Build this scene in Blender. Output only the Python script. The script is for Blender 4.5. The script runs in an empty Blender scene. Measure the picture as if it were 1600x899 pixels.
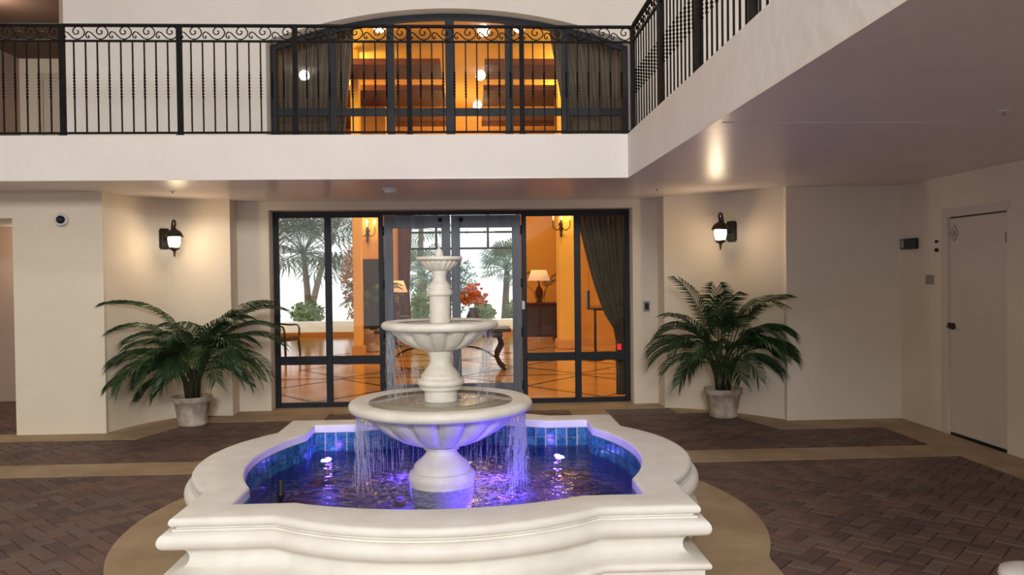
import bpy, bmesh, math, random
from math import sin, cos, pi, sqrt, radians, atan2, tan
from mathutils import Vector, Matrix, noise
random.seed(7)
scene = bpy.context.scene
COL = scene.collection

# ------------------------------------------------------------------ camera
cam_d = bpy.data.cameras.new('camera'); cam = bpy.data.objects.new('camera', cam_d); COL.objects.link(cam)
R = Vector((0.99875438, -0.04850728, -0.01169835)); U = Vector((0.01242982, 0.01480552, 0.99981313))
F = Vector((0.04832502, 0.99871309, -0.01539002))
m = Matrix.Identity(4)
for i in range(3):
    m[i][0] = R[i]; m[i][1] = U[i]; m[i][2] = -F[i]
m[2][3] = 1.7
cam.matrix_world = m
cam_d.sensor_width = 36; cam_d.lens = 36*1236.3/1600; cam_d.clip_start = .05; cam_d.clip_end = 300
scene.camera = cam
# ------------------------------------------------------------------ world, lights, exposure
scene.view_settings.view_transform = 'Standard'; scene.view_settings.look = 'None'
scene.view_settings.gamma = 1; scene.view_settings.exposure = 0.0
try: scene.view_settings.use_curve_mapping = False
except Exception: pass
w = bpy.data.worlds.new('sky'); scene.world = w; w.use_nodes = True
bg = w.node_tree.nodes['Background']; bg.inputs[0].default_value = (.93, .96, 1, 1); bg.inputs[1].default_value = 1.7

def area(name, loc, target, size, power, color, sy=None):
    d = bpy.data.lights.new(name, 'AREA'); d.energy = power; d.color = color; d.size = size
    if sy: d.shape = 'RECTANGLE'; d.size_y = sy
    o = bpy.data.objects.new(name, d); COL.objects.link(o); o.location = loc
    o.rotation_euler = (Vector(target)-Vector(loc)).to_track_quat('-Z', 'Y').to_euler(); return o
def point(name, loc, power, color, r=.05, parent=None):
    d = bpy.data.lights.new(name, 'POINT'); d.energy = power; d.color = color; d.shadow_soft_size = r
    o = bpy.data.objects.new(name, d); COL.objects.link(o); o.location = loc
    if parent: o.parent = parent
    return o
sun_d = bpy.data.lights.new('sun', 'SUN'); sun_d.energy = 4; sun_d.angle = .02; sun_d.color = (1, .95, .85)
sun = bpy.data.objects.new('sun', sun_d); COL.objects.link(sun)
sun.rotation_euler = Vector((.45, -.75, -.62)).to_track_quat('-Z', 'Y').to_euler()
# unseen fill added for daylight behind the camera, then the lamps of the lobby ceiling
area('drive_daylight_fill', (.1, -5.8, 4.55), (-.8, 6.5, 1.9), 2.8, 640, (1, .985, .965), 1.2)
area('lobby_light', (0, 14.2, 6.35), (0, 14.2, 0), 7, 195, (1, .62, .26), 3)
area('lobby_light', (0, 19.5, 6.35), (0, 19.5, 0), 8, 185, (1, .62, .26), 3)

# ------------------------------------------------------------------ materials
def nodes(name):
    mt = bpy.data.materials.new(name); mt.use_nodes = True
    nt = mt.node_tree; return mt, nt, nt.nodes['Principled BSDF']
def N(nt, t, **kw):
    n = nt.nodes.new(t)
    for k, v in kw.items():
        if k in n.inputs: n.inputs[k].default_value = v
        else: setattr(n, k, v)
    return n
def ramp(nt, fac, stops):
    r = nt.nodes.new('ShaderNodeValToRGB'); e = r.color_ramp.elements
    while len(e) < len(stops): e.new(.5)
    for i, (p, c) in enumerate(stops): e[i].position = p; e[i].color = (*c, 1)
    nt.links.new(fac, r.inputs[0]); return r.outputs[0]
def noisy(name, c1, c2, scale=3, rough=.6, bump=.0, bscale=40, metal=0, detail=4, spec=.5, stretch=None, coat=0, dist=.01):
    mt, nt, b = nodes(name)
    tc = N(nt, 'ShaderNodeTexCoord'); vec = tc.outputs['Object']
    if stretch:
        mp = N(nt, 'ShaderNodeMapping'); mp.inputs['Scale'].default_value = stretch
        nt.links.new(vec, mp.inputs[0]); vec = mp.outputs[0]
    n = N(nt, 'ShaderNodeTexNoise', Scale=scale, Detail=detail); nt.links.new(vec, n.inputs['Vector'])
    nt.links.new(ramp(nt, n.outputs[0], [(.3, c1), (.7, c2)]), b.inputs['Base Color'])
    b.inputs['Roughness'].default_value = rough; b.inputs['Metallic'].default_value = metal
    b.inputs['Specular IOR Level'].default_value = spec
    if coat: b.inputs['Coat Weight'].default_value = coat
    if bump:
        n2 = N(nt, 'ShaderNodeTexNoise', Scale=bscale, Detail=5); nt.links.new(vec, n2.inputs['Vector'])
        bp = N(nt, 'ShaderNodeBump', Strength=bump, Distance=dist); nt.links.new(n2.outputs[0], bp.inputs['Height'])
        nt.links.new(bp.outputs[0], b.inputs['Normal'])
    return mt
def flat(name, c, rough=.5, metal=0, emit=None, es=0, alpha=1):
    mt, nt, b = nodes(name); b.inputs['Base Color'].default_value = (*c, 1); b.inputs['Roughness'].default_value = rough
    b.inputs['Metallic'].default_value = metal; b.inputs['Alpha'].default_value = alpha
    if emit: b.inputs['Emission Color'].default_value = (*emit, 1); b.inputs['Emission Strength'].default_value = es
    return mt
M = {}
M['stucco'] = noisy('cream_stucco', (.74, .65, .51), (.80, .71, .575), 1.2, .75, .35, 9, dist=.012)
M['fascia'] = noisy('fascia_stucco', (.775, .73, .685), (.83, .79, .745), 1.0, .6, .5, 7, dist=.015)
M['soffit'] = noisy('soffit_paint', (.74, .65, .61), (.80, .71, .67), .8, .33, .25, 5, spec=.5, stretch=(1, 2, 1))
M['tan'] = noisy('tan_stucco', (.42, .315, .25), (.47, .355, .28), 1, .8, .2, 10)
M['brownpaint'] = noisy('brown_ceiling_paint', (.15, .095, .07), (.18, .115, .085), 1, .8)
M['roofpaint'] = flat('canopy_paint', (.32, .27, .23), .9)
M['stone'] = noisy('cast_stone', (.80, .765, .695), (.88, .86, .80), 6, .5, .25, 70, dist=.004)
M['bowlstone'] = noisy('weathered_cast_stone', (.72, .67, .57), (.88, .85, .77), 7, .5, .3, 60, dist=.004)
M['concrete'] = noisy('beige_concrete', (.30, .205, .115), (.45, .33, .205), 2.2, .6, .3, 30)
M['grout'] = noisy('mortar', (.12, .10, .09), (.2, .17, .15), 20, .9)
M['iron'] = noisy('black_iron', (.006, .005, .006), (.014, .012, .013), 30, .6, .2, 120, spec=.12)
M['frame'] = noisy('slate_frame_paint', (.011, .0135, .02), (.018, .022, .031), 6, .45, .1, 60, spec=.25)
M['door'] = noisy('brushed_slate_paint', (.065, .08, .108), (.15, .17, .215), 7, .42, .25, 40, stretch=(1, 1, .12))
M['doorcream'] = noisy('painted_steel_door', (.62, .55, .46), (.67, .6, .51), 2, .5, .1, 30)
M['casing'] = noisy('ivory_casing', (.6, .52, .38), (.65, .57, .43), 2, .5)
M['black'] = flat('black_plastic', (.012, .012, .014), .35)
M['white'] = flat('white_plastic', (.8, .8, .78), .4)
M['grey'] = flat('grey_metal', (.35, .34, .33), .4, .6)
M['bronze'] = noisy('bronze_patina', (.02, .016, .013), (.05, .04, .033), 40, .5, .3, 90, metal=.5)
M['lampglass'] = flat('lit_frosted_glass', (1, .95, .85), .3, 0, (1, .86, .66), 6)
M['bulb'] = flat('lit_bulb', (1, .9, .7), .3, 0, (1, .7, .3), 14)
M['downlight'] = flat('lit_downlight', (1, .9, .8), .3, 0, (1, .9, .75), 9)
M['canopylens'] = flat('lit_canopy_lens', (1, .9, .8), .3, 0, (1, .93, .85), 26)
M['shade'] = flat('lit_lamp_shade', (.9, .7, .5), .7, 0, (1, .62, .36), .55)
M['yellow'] = noisy('ochre_plaster', (.66, .36, .08), (.74, .43, .11), 1.5, .7)
M['yellow2'] = noisy('amber_plaster', (.6, .33, .1), (.68, .39, .13), 1.5, .7)
M['cove'] = noisy('cove_paint', (.85, .55, .12), (.9, .6, .15), 1.5, .7)
M['tan2'] = noisy('tan_ceiling', (.62, .42, .22), (.68, .47, .26), 1.5, .7)
M['mahogany'] = noisy('mahogany', (.05, .010, .004), (.10, .022, .009), 3, .5, stretch=(1, 8, 8), spec=.2)
M['darkwood'] = noisy('dark_walnut', (.015, .007, .005), (.045, .02, .012), 5, .35, stretch=(1, 6, 6))
M['curtain'] = noisy('taupe_curtain', (.16, .125, .1), (.22, .175, .14), 8, .8, .2, 60)
M['curtainsheer'] = noisy('olive_curtain', (.12, .095, .066), (.175, .145, .105), 8, .8, .2, 60)
M['rust'] = noisy('rust_curtain', (.12, .04, .02), (.18, .065, .035), 6, .8)
M['pot'] = noisy('whitewashed_terracotta', (.30, .22, .17), (.60, .52, .44), 9, .75, .4, 40)
M['soil'] = noisy('potting_bark', (.03, .018, .012), (.09, .055, .035), 30, .9, .8, 40)
M['leaf'] = noisy('palm_leaf', (.008, .026, .010), (.04, .10, .03), 4, .38, spec=.6)
M['leafstem'] = noisy('palm_stem', (.03, .04, .015), (.06, .05, .02), 8, .6)
M['bush'] = noisy('shrub_leaf', (.05, .13, .03), (.22, .34, .08), 5, .55)
M['amber'] = noisy('orange_lit_leaf', (.22, .10, .02), (.4, .2, .05), 5, .6)  # orange light on the foliage is put into the leaf colour
M['fan'] = noisy('fan_palm_leaf', (.08, .17, .12), (.2, .32, .24), 3, .5)
M['fandark'] = noisy('dark_fan_palm_leaf', (.02, .05, .025), (.07, .13, .07), 3, .5)
M['trunk'] = noisy('palm_trunk', (.1, .075, .05), (.2, .15, .1), 6, .9, .5, 20)
M['gardenwhite'] = flat('bright_paving', (.8, .78, .74), .8)
M['flower'] = noisy('orange_bloom', (.5, .1, .02), (.75, .25, .05), 12, .6)
M['led'] = flat('lit_blue_lamp', (.5, .5, 1), .3, 0, (.25, .3, 1), 26)
M['led2'] = flat('violet_lamp_lens', (.02, .02, .05), .5)
M['cushion'] = noisy('brown_upholstery', (.08, .045, .03), (.12, .07, .045), 10, .8)
M['red'] = flat('glowing_red_sticker', (.8, .02, .03), .4, 0, (.9, .02, .03), .5)  # emission gives the sticker a glow of its own
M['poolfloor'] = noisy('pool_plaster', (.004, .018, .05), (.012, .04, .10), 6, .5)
M['grouttile'] = flat('tile_grout', (.42, .46, .42), .8)

def brick_mat():
    mt, nt, b = nodes('clay_brick')
    g = N(nt, 'ShaderNodeNewGeometry'); oi = N(nt, 'ShaderNodeObjectInfo')
    a = N(nt, 'ShaderNodeMath', operation='ADD'); nt.links.new(g.outputs['Random Per Island'], a.inputs[0]); nt.links.new(oi.outputs['Random'], a.inputs[1])
    f = N(nt, 'ShaderNodeMath', operation='FRACT'); nt.links.new(a.outputs[0], f.inputs[0])
    c = ramp(nt, f.outputs[0], [(0, (.085, .052, .045)), (.35, (.12, .068, .055)), (.7, (.15, .088, .068)), (1, (.135, .098, .085))])
    tc = N(nt, 'ShaderNodeTexCoord'); n = N(nt, 'ShaderNodeTexNoise', Scale=1.1, Detail=6); nt.links.new(g.outputs['Position'], n.inputs['Vector'])
    c2 = ramp(nt, n.outputs[0], [(.3, (.75, .75, .77)), (.7, (1.25, 1.2, 1.15))])
    mx = N(nt, 'ShaderNodeMix', data_type='RGBA', blend_type='MULTIPLY'); mx.inputs[0].default_value = 1
    nt.links.new(c, mx.inputs[6]); nt.links.new(c2, mx.inputs[7]); nt.links.new(mx.outputs[2], b.inputs['Base Color'])
    n2 = N(nt, 'ShaderNodeTexNoise', Scale=90, Detail=5); nt.links.new(g.outputs['Position'], n2.inputs['Vector'])
    bp = N(nt, 'ShaderNodeBump', Strength=.4, Distance=.004); nt.links.new(n2.outputs[0], bp.inputs['Height']); nt.links.new(bp.outputs[0], b.inputs['Normal'])
    b.inputs['Roughness'].default_value = .62
    return mt
M['brick'] = brick_mat()
def tile_mat():
    mt, nt, b = nodes('blue_glazed_tile')
    g = N(nt, 'ShaderNodeNewGeometry'); oi = N(nt, 'ShaderNodeObjectInfo')
    n = N(nt, 'ShaderNodeTexNoise', Scale=38, Detail=5); nt.links.new(g.outputs['Position'], n.inputs['Vector'])
    a = N(nt, 'ShaderNodeMath', operation='MULTIPLY_ADD'); nt.links.new(oi.outputs['Random'], a.inputs[0]); a.inputs[1].default_value = .25; nt.links.new(n.outputs[0], a.inputs[2])
    nt.links.new(ramp(nt, a.outputs[0], [(.35, (.008, .05, .10)), (.6, (.02, .12, .22)), (.85, (.07, .25, .36))]), b.inputs['Base Color'])
    b.inputs['Roughness'].default_value = .15
    return mt
M['tile'] = tile_mat()
def glass_mat(name, tint, ior=1.45):
    mt, nt, b = nodes(name); nt.nodes.remove(b); out = nt.nodes['Material Output']
    t = N(nt, 'ShaderNodeBsdfTransparent'); t.inputs[0].default_value = (*tint, 1)
    g = N(nt, 'ShaderNodeBsdfGlossy'); g.inputs['Roughness'].default_value = .0
    fr = N(nt, 'ShaderNodeFresnel', IOR=ior); mx = N(nt, 'ShaderNodeMixShader')
    nt.links.new(fr.outputs[0], mx.inputs[0]); nt.links.new(t.outputs[0], mx.inputs[1]); nt.links.new(g.outputs[0], mx.inputs[2]); nt.links.new(mx.outputs[0], out.inputs[0])
    return mt
M['glass'] = glass_mat('window_glass', (.93, .94, .93), 1.4)
def water_mat(name, tint, wscale, foam=None, bstr=.35, turbid=None):
    mt, nt, b = nodes(name); nt.nodes.remove(b); out = nt.nodes['Material Output']
    tc = N(nt, 'ShaderNodeTexCoord')
    n = N(nt, 'ShaderNodeTexNoise', Scale=wscale, Detail=3, Distortion=.8); nt.links.new(tc.outputs['Object'], n.inputs['Vector'])
    bp = N(nt, 'ShaderNodeBump', Strength=bstr, Distance=.03); nt.links.new(n.outputs[0], bp.inputs['Height'])
    t = N(nt, 'ShaderNodeBsdfTransparent'); t.inputs[0].default_value = (*tint, 1)
    g = N(nt, 'ShaderNodeBsdfGlossy'); g.inputs['Roughness'].default_value = .04; nt.links.new(bp.outputs[0], g.inputs['Normal'])
    fr = N(nt, 'ShaderNodeFresnel', IOR=1.33); nt.links.new(bp.outputs[0], fr.inputs['Normal'])
    mx = N(nt, 'ShaderNodeMixShader')
    nt.links.new(fr.outputs[0], mx.inputs[0]); nt.links.new(t.outputs[0], mx.inputs[1]); nt.links.new(g.outputs[0], mx.inputs[2])
    if turbid:
        dt = N(nt, 'ShaderNodeBsdfDiffuse'); dt.inputs[0].default_value = (*turbid, 1); mt_ = N(nt, 'ShaderNodeMixShader'); mt_.inputs[0].default_value = .5
        nt.links.new(t.outputs[0], mt_.inputs[1]); nt.links.new(dt.outputs[0], mt_.inputs[2]); nt.links.new(mt_.outputs[0], mx.inputs[1])
    res = mx.outputs[0]
    if foam:
        r0, r1, amt = foam
        ln = N(nt, 'ShaderNodeVectorMath', operation='LENGTH'); nt.links.new(tc.outputs['Object'], ln.inputs[0])
        mr = N(nt, 'ShaderNodeMapRange'); mr.inputs[1].default_value = r1; mr.inputs[2].default_value = r0; nt.links.new(ln.outputs['Value'], mr.inputs[0])
        nf = N(nt, 'ShaderNodeTexNoise', Scale=26, Detail=6, Distortion=1.2); nt.links.new(tc.outputs['Object'], nf.inputs['Vector'])
        rr = N(nt, 'ShaderNodeMapRange'); rr.inputs[1].default_value = .42; rr.inputs[2].default_value = .75; nt.links.new(nf.outputs[0], rr.inputs[0])
        mu = N(nt, 'ShaderNodeMath', operation='MULTIPLY'); nt.links.new(mr.outputs[0], mu.inputs[0]); nt.links.new(rr.outputs[0], mu.inputs[1])
        mu2 = N(nt, 'ShaderNodeMath', operation='MULTIPLY'); nt.links.new(mu.outputs[0], mu2.inputs[0]); mu2.inputs[1].default_value = amt
        df = N(nt, 'ShaderNodeBsdfDiffuse'); df.inputs[0].default_value = (.75, .75, .8, 1)
        tl = N(nt, 'ShaderNodeBsdfTranslucent'); tl.inputs[0].default_value = (.75, .75, .8, 1)
        m3 = N(nt, 'ShaderNodeMixShader'); nt.links.new(df.outputs[0], m3.inputs[1]); nt.links.new(tl.outputs[0], m3.inputs[2])
        m2 = N(nt, 'ShaderNodeMixShader'); nt.links.new(mu2.outputs[0], m2.inputs[0]); nt.links.new(res, m2.inputs[1]); nt.links.new(m3.outputs[0], m2.inputs[2])
        res = m2.outputs[0]
    nt.links.new(res, out.inputs[0]); return mt
M['poolwater'] = water_mat('pool_water', (.62, .72, .92), 9, (.22, .9, 1.3), .4)
M['bowlwater'] = water_mat('bowl_water', (.86, .87, .78), 14, (.1, .45, .7), .25, (.62, .58, .42))
def stream_mat():
    mt, nt, b = nodes('falling_water'); nt.nodes.remove(b); out = nt.nodes['Material Output']
    t = N(nt, 'ShaderNodeBsdfTransparent'); g = N(nt, 'ShaderNodeBsdfGlossy'); g.inputs['Roughness'].default_value = .1
    tl = N(nt, 'ShaderNodeBsdfTranslucent'); tl.inputs[0].default_value = (.85, .88, .95, 1)
    df = N(nt, 'ShaderNodeBsdfDiffuse'); df.inputs[0].default_value = (.85, .88, .95, 1)
    a = N(nt, 'ShaderNodeMixShader'); nt.links.new(tl.outputs[0], a.inputs[1]); nt.links.new(df.outputs[0], a.inputs[2])
    c = N(nt, 'ShaderNodeMixShader'); c.inputs[0].default_value = .2; nt.links.new(a.outputs[0], c.inputs[1]); nt.links.new(g.outputs[0], c.inputs[2])
    d = N(nt, 'ShaderNodeMixShader'); d.inputs[0].default_value = .5; nt.links.new(t.outputs[0], d.inputs[1]); nt.links.new(c.outputs[0], d.inputs[2])
    nt.links.new(d.outputs[0], out.inputs[0]); return mt
M['stream'] = stream_mat()
def lobby_floor_mat():
    mt, nt, b = nodes('polished_travertine')
    tc = N(nt, 'ShaderNodeTexCoord'); mp = N(nt, 'ShaderNodeMapping'); mp.inputs['Rotation'].default_value = (0, 0, pi/4); nt.links.new(tc.outputs['Object'], mp.inputs[0])
    n = N(nt, 'ShaderNodeTexNoise', Scale=1.5, Detail=6); nt.links.new(mp.outputs[0], n.inputs['Vector'])
    nt.links.new(ramp(nt, n.outputs[0], [(.3, (.5, .27, .10)), (.7, (.62, .36, .15))]), b.inputs['Base Color'])
    b.inputs['Roughness'].default_value = .12
    return mt
M['lobbyfloor'] = lobby_floor_mat()
M['inlay'] = noisy('dark_marble_inlay', (.06, .025, .012), (.1, .045, .02), 4, .12)

# ------------------------------------------------------------------ mesh helpers
class MB:
    def __init__(s): s.v = []; s.f = []; s.sm = []
    def add(s, vs, fs, smooth=False):
        o = len(s.v); s.v += [tuple(v) for v in vs]
        for f in fs: s.f.append(tuple(i+o for i in f)); s.sm.append(smooth)
        return s
    def box(s, x0, x1, y0, y1, z0, z1):
        return s.add([(x0,y0,z0),(x1,y0,z0),(x1,y1,z0),(x0,y1,z0),(x0,y0,z1),(x1,y0,z1),(x1,y1,z1),(x0,y1,z1)],
            [(0,3,2,1),(4,5,6,7),(0,1,5,4),(1,2,6,5),(2,3,7,6),(3,0,4,7)])
    def bbox(s, x0, x1, y0, y1, z0, z1, b):      # chamfered box
        bm = bmesh.new(); r = bmesh.ops.create_cube(bm, size=1)
        for v in bm.verts: v.co = ((x0+x1)/2+v.co.x*(x1-x0), (y0+y1)/2+v.co.y*(y1-y0), (z0+z1)/2+v.co.z*(z1-z0))
        bmesh.ops.bevel(bm, geom=bm.edges[:], offset=b, segments=2, affect='EDGES', profile=.5)
        bm.verts.index_update(); s.add([v.co.copy() for v in bm.verts], [[v.index for v in f.verts] for f in bm.faces], False); bm.free(); return s
    def lathe(s, prof, n=32, c=(0,0,0), mod=None, smooth=True, axis='z'):
        vs = []; fs = []
        for j, (r, z) in enumerate(prof):
            for i in range(n):
                a = 2*pi*i/n; rr = r*(mod(a, j, z) if mod else 1)
                p = (rr*cos(a), rr*sin(a), z)
                if axis == 'y': p = (p[0], -p[2], p[1])
                if axis == 'x': p = (p[2], p[0], p[1])
                vs.append((c[0]+p[0], c[1]+p[1], c[2]+p[2]))
        for j in range(len(prof)-1):
            for i in range(n):
                k = (i+1) % n; fs.append((j*n+i, j*n+k, (j+1)*n+k, (j+1)*n+i))
        if prof[0][0] > 1e-5: fs.append(tuple(range(n-1, -1, -1)))
        if prof[-1][0] > 1e-5: fs.append(tuple(range((len(prof)-1)*n, len(prof)*n)))
        return s.add(vs, fs, smooth)
    def tube(s, pts, r, n=6, smooth=True, cap=True, flatten=None):
        pts = [Vector(p) for p in pts]; vs = []; fs = []; L = len(pts)
        up = Vector((0, 0, 1)); t0 = (pts[1]-pts[0]).normalized()
        if abs(t0.dot(up)) > .95: up = Vector((1, 0, 0))
        for j, p in enumerate(pts):
            t = (pts[min(j+1, L-1)]-pts[max(j-1, 0)]).normalized()
            a = up.cross(t)
            if a.length < 1e-4: a = Vector((0, 1, 0)).cross(t)
            a.normalize(); b = t.cross(a); up = b if abs(t.z) > .95 else up
            rr = r[j] if isinstance(r, (list, tuple)) else r
            for i in range(n):
                an = 2*pi*(i+.5)/n; vs.append(p+a*rr*cos(an)+b*rr*sin(an))
        for j in range(L-1):
            for i in range(n):
                k = (i+1) % n; fs.append((j*n+i, j*n+k, (j+1)*n+k, (j+1)*n+i))
        if cap: fs += [tuple(range(n-1, -1, -1)), tuple(range((L-1)*n, L*n))]
        return s.add(vs, fs, smooth)
    def prism(s, poly, z0, z1, axis='z', smooth=False):   # poly in plane perpendicular to axis, ccw
        n = len(poly)
        def P(p, z): return {'z': (p[0], p[1], z), 'y': (p[0], z, p[1]), 'x': (z, p[0], p[1])}[axis]
        vs = [P(p, z0) for p in poly]+[P(p, z1) for p in poly]
        return s.add(vs, [tuple(range(n-1, -1, -1)), tuple(range(n, 2*n))]+[(i, (i+1) % n, n+(i+1) % n, n+i) for i in range(n)], smooth)
    def mesh(s, name, mat):
        me = bpy.data.meshes.new(name); me.from_pydata(s.v, [], s.f); me.materials.append(mat)
        me.polygons.foreach_set('use_smooth', s.sm); me.update()
        return me
def fixn(me):
    bm = bmesh.new(); bm.from_mesh(me); bmesh.ops.recalc_face_normals(bm, faces=bm.faces[:]); bm.to_mesh(me); bm.free()
def put(name, mb, mat, parent=None, loc=(0,0,0), rotz=0, kind=None, fix=True):
    me = mb if isinstance(mb, bpy.types.Mesh) else mb.mesh(name, mat)
    if fix and not isinstance(mb, bpy.types.Mesh): fixn(me)
    o = bpy.data.objects.new(name, me); COL.objects.link(o); o.location = loc; o.rotation_euler = (0, 0, rotz)
    if parent: o.parent = parent
    if kind: o['kind'] = kind
    return o
def thing(name, label, cat, loc=(0,0,0), rotz=0, group=None):
    o = bpy.data.objects.new(name, None); o.empty_display_size = .1; COL.objects.link(o); o.location = loc; o.rotation_euler = (0, 0, rotz)
    tag(o, label, cat, group); return o
def tag(o, label, cat, group=None):
    o['label'] = label; o['category'] = cat
    if group: o['group'] = group
    return o
def struct(name, mb, mat, label=None, parent=None, cat='structure'):
    o = put(name, mb, mat, parent)
    if not parent:
        o['kind'] = 'structure'
        if label: tag(o, label, cat)
    return o
def sempty(name, label, cat):
    o = thing(name, label, cat); o['kind'] = 'structure'; return o

# ------------------------------------------------------------------ setting
YW, YF, YP, XR, XF, ZC, ZS = 10.23, 7.95, 8.94, 4.90, 1.572, 2.674, 3.117
OX0, OX1 = -2.60, 2.075          # glazed opening
LX0, LX1 = -7.95, XR              # building extent left/right
FC = Vector((-.2, 5.58, 0))
BX0 = (-.04, 0, 0); APR = 2.165

# floor: mortar bed, bricks, bands, apron
floor = struct('floor', MB().box(-9.5, 5.1, -7, 11.6, -.12, -.012), M['grout'], 'dark herringbone brick courtyard floor with beige concrete bands around the fountain', cat='floor')
bands = MB()
zb0, zb1 = -.012, .003
def slab(x0, x1, y0, y1, nm='concrete_band'):
    put(nm, MB().box(x0, x1, y0, y1, zb0, zb1), M['concrete'], floor)
slab(-9.5, 4.43, 7.01, 7.46)
slab(4.43, XR, -7, 10)
slab(-9.5, -3.62, 8.58, 9.0)
slab(OX0-.4, OX1+.4, 9.92, 10.6)
slab(1.17, 1.62, 9.5, 9.92); slab(-2.28, -1.8, 9.5, 9.92)
put('concrete_band', MB().prism([(3.3, 8.39), (4.43, 8.39), (4.43, 9.2), (3.2, 9.4), (2.45, 9.95), (2.45, 9.5), (2.98, 9.5)], zb0, zb1), M['concrete'], floor)
put('concrete_band', MB().prism([(-3.62, 8.58), (-3.3, 9.5), (-2.28, 9.5), (-2.28, 9.92), (-3.0, 9.92), (-4.2, 9.6), (-4.2, 9.0), (-3.62, 9.0)], zb0, zb1), M['concrete'], floor)
ap = MB(); pts = []
for i in range(180):
    a = 2*pi*i/180; q = 1.0; sn = sin(a)
    r2 = -q*sn+sqrt(max(0, 1.93**2-(q*cos(a))**2))      # a second, nearer circle meets the first in a notch
    r = max(APR, r2) if sn < 0 else APR
    pts.append((FC.x+r*cos(a), FC.y+r*sn))
ap.prism(pts, zb0, .005); put('concrete_apron', ap, M['concrete'], floor)

def clip(poly, a, b, c):     # keep a*x+b*y<=c
    out = []
    for i in range(len(poly)):
        p, q = poly[i], poly[(i+1) % len(poly)]
        dp, dq = a*p[0]+b*p[1]-c, a*q[0]+b*q[1]-c
        if dp <= 0: out.append(p)
        if dp*dq < 0:
            t = dp/(dp-dq); out.append((p[0]+(q[0]-p[0])*t, p[1]+(q[1]-p[1])*t))
    return out
def parea(p): return .5*sum(p[i][0]*p[(i+1) % len(p)][1]-p[(i+1) % len(p)][0]*p[i][1] for i in range(len(p)))
REG = [  # convex brick fields as half planes
    [(1, 0, 4.425), (0, 1, 7.005), (-1, 0, 5.6), (0, -1, -3.3)],
    [(1, 0, 4.425), (0, -1, -7.465), (0, 1, 8.385), (-1, 0, 6)],
    [(0, -1, -8.385), (0, 1, 9.495), (.29, 1, 3.295*.29+8.39-.0), (-1, 0, 3.62)],
    [(0, -1, -8.395), (0, 1, 8.575), (-1, 0, 6), (1, 0, -3.62)],
    [(0, -1, -9.5), (0, 1, 9.915), (-1, 0, 1.795), (1, 0, 1.165)],
    [(0, -1, -9.02), (0, 1, 11.5), (-1, 0, 8), (1, 0, -5.12)]]
REG[2] = [(0, -1, -8.39), (0, 1, 9.495), (1, .29, 3.295+.29*8.39), (-1, .35, 3.62+.35*8.58)]
def brick_mb(poly, dz=0):
    n = len(poly); cx = sum(p[0] for p in poly)/n; cy = sum(p[1] for p in poly)/n
    ins = []
    for p in poly:
        d = Vector((cx-p[0], cy-p[1])); l = d.length; ins.append((p[0]+d.x/l*.006, p[1]+d.y/l*.006))
    vs = [(p[0], p[1], -.02) for p in poly]+[(p[0], p[1], -.004+dz) for p in poly]+[(p[0], p[1], dz) for p in ins]
    fs = [tuple(range(2*n, 3*n))]
    for i in range(n):
        k = (i+1) % n; fs += [(i, k, n+k, n+i), (n+i, n+k, 2*n+k, 2*n+i)]
    return vs, fs
L_, W_, J = .203, .1015, .0035
whole = []; cand = []
c45, s45 = cos(pi/4), sin(pi/4)
def rot(x, y): return (x*c45-y*s45, x*s45+y*c45)
for i in range(-110, 111):
    for j in range(-110, 111):
        # herringbone: pairs on an integer grid of unit W
        k = (i-j) % 4
        if k == 0: q = (i, j, i+2, j+1)
        elif k == 3: q = (i, j, i+1, j+2)
        else: continue
        u0, v0, u1, v1 = q[0]*W_+J, q[1]*W_+J, q[2]*W_-J, q[3]*W_-J
        pl = [rot(u0, v0), rot(u1, v0), rot(u1, v1), rot(u0, v1)]
        pl = [(x, y+6) for x, y in pl]
        cx = sum(p[0] for p in pl)/4; cy = sum(p[1] for p in pl)/4
        if cy < 3.2 or cy > 11.6 or abs(cx) > 8.2: continue
        if cx < -.66*cy-.6 or cx > 4.7: continue
        if max((Vector((p[0]-FC.x, p[1]-FC.y))).length for p in pl) < APR-.01: continue
        for reg in REG:
            pp = pl; cut = False
            for h in reg:
                before = len(pp); n2 = clip(pp, *h)
                if n2 != pp: cut = True
                pp = n2
                if len(pp) < 3: break
            if len(pp) >= 3 and abs(parea(pp)) > .0015:
                vert = k == 3
                cand.append((cy, cx, cut, vert, pp)); 
# those that show largest, i.e. nearest and in frame
def inframe(x, y):
    d = Vector((x, y, 0))-Vector((0, 0, 1.7)); z = d.dot(F); px = 800+1236.3*d.dot(R)/z; py = 449.5-1236.3*d.dot(U)/z
    return -10 < px < 1610 and py < 905
near = sorted([c for c in cand if inframe(c[1], c[0]) and (Vector((c[1]-FC.x, c[0]-FC.y)).length > APR)], key=lambda c: c[0])[:295]
nid = set(id(c) for c in near)
share = {}
rest = MB()
for c in cand:
    cy, cx, cut, vert, pp = c; dz = random.uniform(-.0025, .001)
    if id(c) in nid:
        if not cut:
            if vert not in share:
                vs, fs = brick_mb([(p[0]-cx, p[1]-cy) for p in pp]); share[vert] = MB().add(vs, fs).mesh('brick', M['brick'])
            put('brick', share[vert], None, floor, (cx, cy, dz))
        else:
            vs, fs = brick_mb([(p[0]-cx, p[1]-cy) for p in pp]); put('brick', MB().add(vs, fs), M['brick'], floor, (cx, cy, dz), fix=False)
    else:
        rest.add(*brick_mb(pp, dz))
bk = put('far_bricks', rest, M['brick'], floor, kind='stuff', fix=False)

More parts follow.
